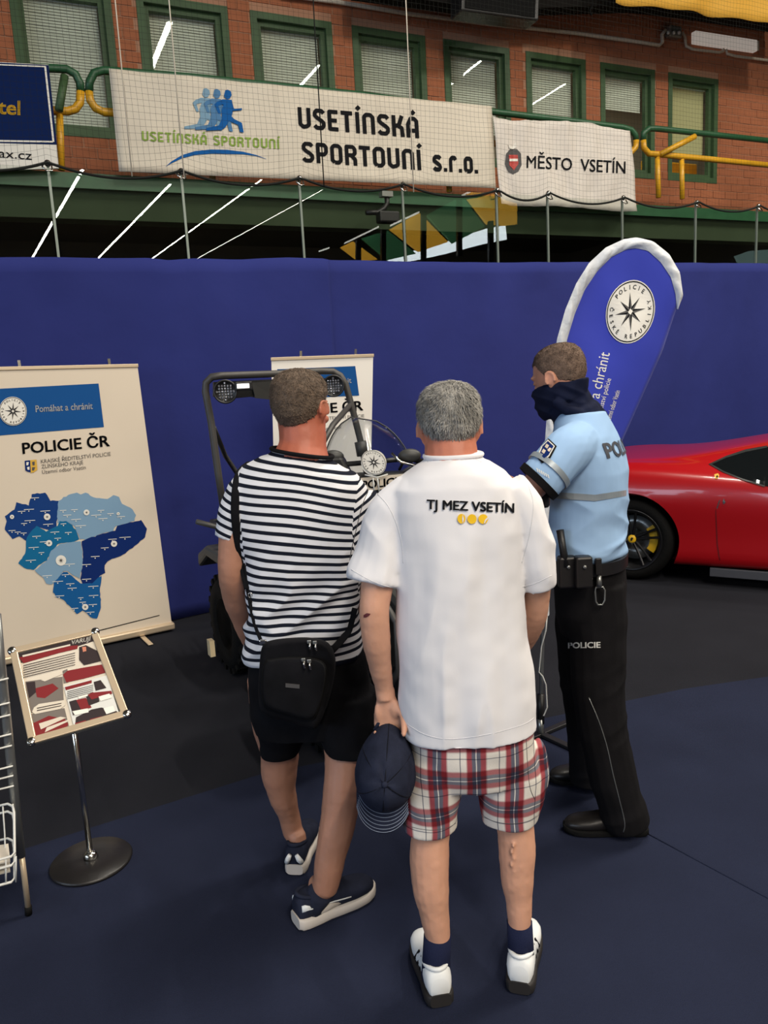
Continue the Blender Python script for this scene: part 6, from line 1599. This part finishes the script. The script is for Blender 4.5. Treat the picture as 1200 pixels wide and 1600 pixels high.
# gaiter over the lower face and neck
ga = MB()
rows = []
for z, g_ in [(-.125, .012), (-.10, .012), (-.07, .012), (-.04, .011), (-.012, .010)]:
    rows.append([FC(x, y+(.016 if y > 0 else 0), z+(-.010 if y < 0 else .008)) for x, y, _ in head_ring(z, 36, g_)])
ga.rings(rows)
limb(ga, [(884, 622, 2.87, 34), (893, 640, 2.87, 35), (904, 656, 2.87, 40), (910, 668, 2.87, 42)])
ga.tube([W(868, 626, 2.80), W(884, 640, 2.78), W(905, 645, 2.78), (W(930, 636, 2.83))], .020, 10)
def dispG(co, no): return .005*ridge(vnoise(np.stack([co[:, 0]*10, co[:, 1]*10, co[:, 2]*26+co[:, 0]*12], 1), 17))+.002*vnoise(co*30, 1)
fuse('neck_gaiter', ga, .005, 'gaiter', pc_, smooth=5, disp=dispG)
# shirt
sc_ = MB(); sc_.rings(c_rings(TC_))
limb(sc_, [(905, 690, 2.74, 34), (890, 702, 2.68, 37), (868, 725, 2.65, 36), (850, 744, 2.64, 35), (841, 753, 2.64, 34)])
limb(sc_, [(910, 700, 3.0, 34), (885, 735, 3.05, 34), (862, 760, 3.06, 32)])
def dispC(co, no):
    x, y, z = co[:, 0], co[:, 1], co[:, 2]
    d = .013*ridge(vnoise(np.stack([x*5-z*5, y*3, z*11+x*6], 1), 41))*sstep(1.40, 1.15, z)
    d += .010*ridge(vnoise(np.stack([x*4, y*4, z*20-x*5], 1), 13))*sstep(1.22, 1.12, z)
    return d+.003*vnoise(np.stack([x*8+z*8, y*6, z*6], 1), 9)+.001*vnoise(co*30, 2)
shC = fuse('uniform_shirt', sc_, .0055, 'light_blue', pc_, smooth=5, disp=dispC)
bvC = bvh_of(shC); sC = lambda off: bvh_surf(bvC, off)
# cuff, reflective bands, sleeve patch
def arm_band(p, q, r0, r1, m, name):
    b = MB(); a_, b_ = W(*p), W(*q); b.tube([a_, b_], [r0*mpp(a_), r1*mpp(b_)], 36, ref=(1, 0, 0)); obj(name, b, m, shC, smooth='auto')
arm_band((846, 748.5, 2.64), (838, 756.5, 2.64), 37.5, 36.5, 'officer_black', 'sleeve_cuff')
arm_band((861, 732, 2.647), (855, 738.5, 2.643), 38.2, 38.2, 'reflective', 'sleeve_band')
hat = []
for i in range(6): x = 838+i*3.4; y = 731+i*1.9; hat.append([(x, y), (x+1.8, y+.9), (x+3.6, y+7), (x+1.8, y+6)])
poly(hat, sC(.005), 'white_ink', shC, 'reflex_hatching', sub=6)
poly([[(858, 768), (885, 770), (930, 773), (990, 764), (990, 773), (930, 783), (885, 780), (858, 778)]], sC(.003), 'reflective', shC, 'back_band', sub=6)
pt = poly([[(855, 683), (870, 697), (860, 716), (847, 724), (836, 712), (843, 695)]], sC(.004), 'officer_black', shC, 'sleeve_patch', sub=5)
poly([[(856, 686.5), (867, 697), (858, 713), (849, 719), (840, 710), (846, 697)]], sC(.0055), 'white_ink', pt, 'patch_border', sub=5)
poly([[(856, 689), (865, 697), (857, 711), (850, 716), (843, 709), (848, 697)]], sC(.007), 'map_dark', pt, 'patch_field', sub=5)
poly([[(854, 693), (858, 696), (855, 701), (851, 698)], [(859, 699), (862, 701), (858, 706), (855, 703)], [(849, 701), (853, 704), (850, 709), (846, 706)]], sC(.0085), 'vinyl_white', pt, 'patch_quarter', sub=5)
# POLICIE across the back, turning away round the body
N_ = Vector((math.cos(-.50), math.sin(-.50), 0)); T_ = Vector((-N_.y, N_.x, 0))
h0 = sC(.0)(948, 716)
def back_surf(off):
    def f(u, v):
        o = h0 + T_*u - Z*v + N_*.35
        h, nn, i, dist = bvC[0].ray_cast(o, -N_); return None if h is None or dist > .6 else h+N_*off
    return f
text('POLICIE', (0, 0), (.285, 0), .052, back_surf(.004), 'dark_grey', shC, bold=.03, sub=.012, name='back_lettering')
# trousers
tr = MB(); tr.rings(c_rings([(917, 858, .168, .128), (919, 880, .172, .132), (922, 915, .172, .134), (922, 950, .165, .130), (922, 985, .14, .11)]))
limb(tr, [(926, 915, 2.80, 50), (931, 960, 2.79, 47), (934, 1010, 2.77, 43), (935, 1060, 2.75, 40), (938, 1110, 2.73, 38), (946, 1160, 2.71, 37), (957, 1210, 2.70, 37), (970, 1255, 2.70, 36), (977, 1280, 2.70, 34), (980, 1290, 2.70, 32)])
limb(tr, [(912, 915, 2.93, 46), (908, 980, 2.97, 40), (908, 1050, 3.0, 33), (912, 1110, 3.02, 29), (916, 1160, 3.03, 28), (918, 1200, 3.04, 27), (918, 1222, 3.04, 26)])
def dispT(co, no):
    x, y, z = co[:, 0], co[:, 1], co[:, 2]
    return .006*ridge(vnoise(np.stack([x*5, y*4, z*14-x*6], 1), 51))*np.maximum(sstep(.35, .1, z), sstep(.25, .05, np.abs(z-.55)))+.003*vnoise(co*12, 7)
trC = fuse('trousers', tr, .006, 'officer_black', pc_, smooth=5, disp=dispT)
bvT = bvh_of(trC); sT = lambda off: bvh_surf(bvT, off)
text('POLICIE', (888, 1013), (938, 1012), 9, sT(.003), 'white_paint', trC, bold=.03, sub=8, name='thigh_lettering')
hem_line(qb([(920, 1090), (935, 1125), (948, 1165), (958, 1210), (968, 1250), (976, 1285), (974, 1300)], 6), trC, sT(.0), 'steel', .0022, 'trouser_piping')
for hp, tp, L, lb in [((1016, 1308), (892, 1306), .315, 'nearer black leather shoe'), (None, None, .30, 'farther black leather shoe')]:
    if hp: hh, t3 = G(*hp), G(*tp); dr = (t3-hh).normalized(); hh = hh+Vector((0, .035, 0))
    else: t3 = G(860, 1226); dr = Vector((-1, -.05, 0)).normalized(); hh = t3-dr*L+Vector((0, .02, 0))
    u, fr = shoe(pc_, hh, dr, L, 'leather', 'rubber', sole_h=.026, wsc=.95, hsc=.95, label=lb)
# belt with its kit
bl = MB(); bl.rings([sring(W(917.5, 864, YC)+Z*dz, .180+g_, .136+g_, yawC, 44, 2.2) for dz, g_ in ((-.045, 0), (-.045, .010), (.0, .012), (.0, 0))], cap=False)
blt = obj('duty_belt', bl, 'leather', pc_, smooth='auto')
bt = bvh_of(trC, shC, blt)
def at(px, py, out): q = bvh_surf(bt, out)(px, py); return q
q0, q1 = at(875, 828, .05), at(884, 885, .04)
obj('baton', MB().tube([q0, q0.lerp(q1, .5), q1], [.014, .013, .015], 12), 'black_plastic', blt, smooth=True)
for (x, y, sx, sz) in [(886, 893, .065, .115), (911, 893, .060, .115)]:
    c = at(x, y, .025); o = obj('pouch', MB().box(c, (sx, .045, sz)), 'leather', blt, bevel=.008)
    obj('snap', MB().ell(c+Vector((0, -.026, .022)), (.007, .004, .007), None, 10, 6), 'steel', o, smooth=True)
c = at(935, 885, .012); obj('clip_loop', MB().box(c, (.022, .012, .06)), 'leather', blt, bevel=.003)
c = at(936, 908, .018); k = obj('key_swivel', MB().tube([c+Z*.02, c-Z*.02], [.009, .011], 10), 'steel', blt, smooth=True)
pts = [(931, 918), (942, 917), (945, 922), (945, 938), (941, 945), (934, 945), (931, 940), (930, 924)]
obj('carabiner', MB().tube([W(x, y, c.y-.002) for x, y in pts], .0032, 8, closed=True), 'steel', blt, smooth=True)
# dark radio clipped at the chest side, below the cuff
rd = W(846, 778, 2.68)
obj('radio', MB().box(rd, (.045, .04, .07), (Vector((.8, .2, 0)).normalized(), Vector((-.2, .8, 0)).normalized(), Z)), 'black_plastic', pc_, bevel=.008)
bpy.context.view_layer.update()
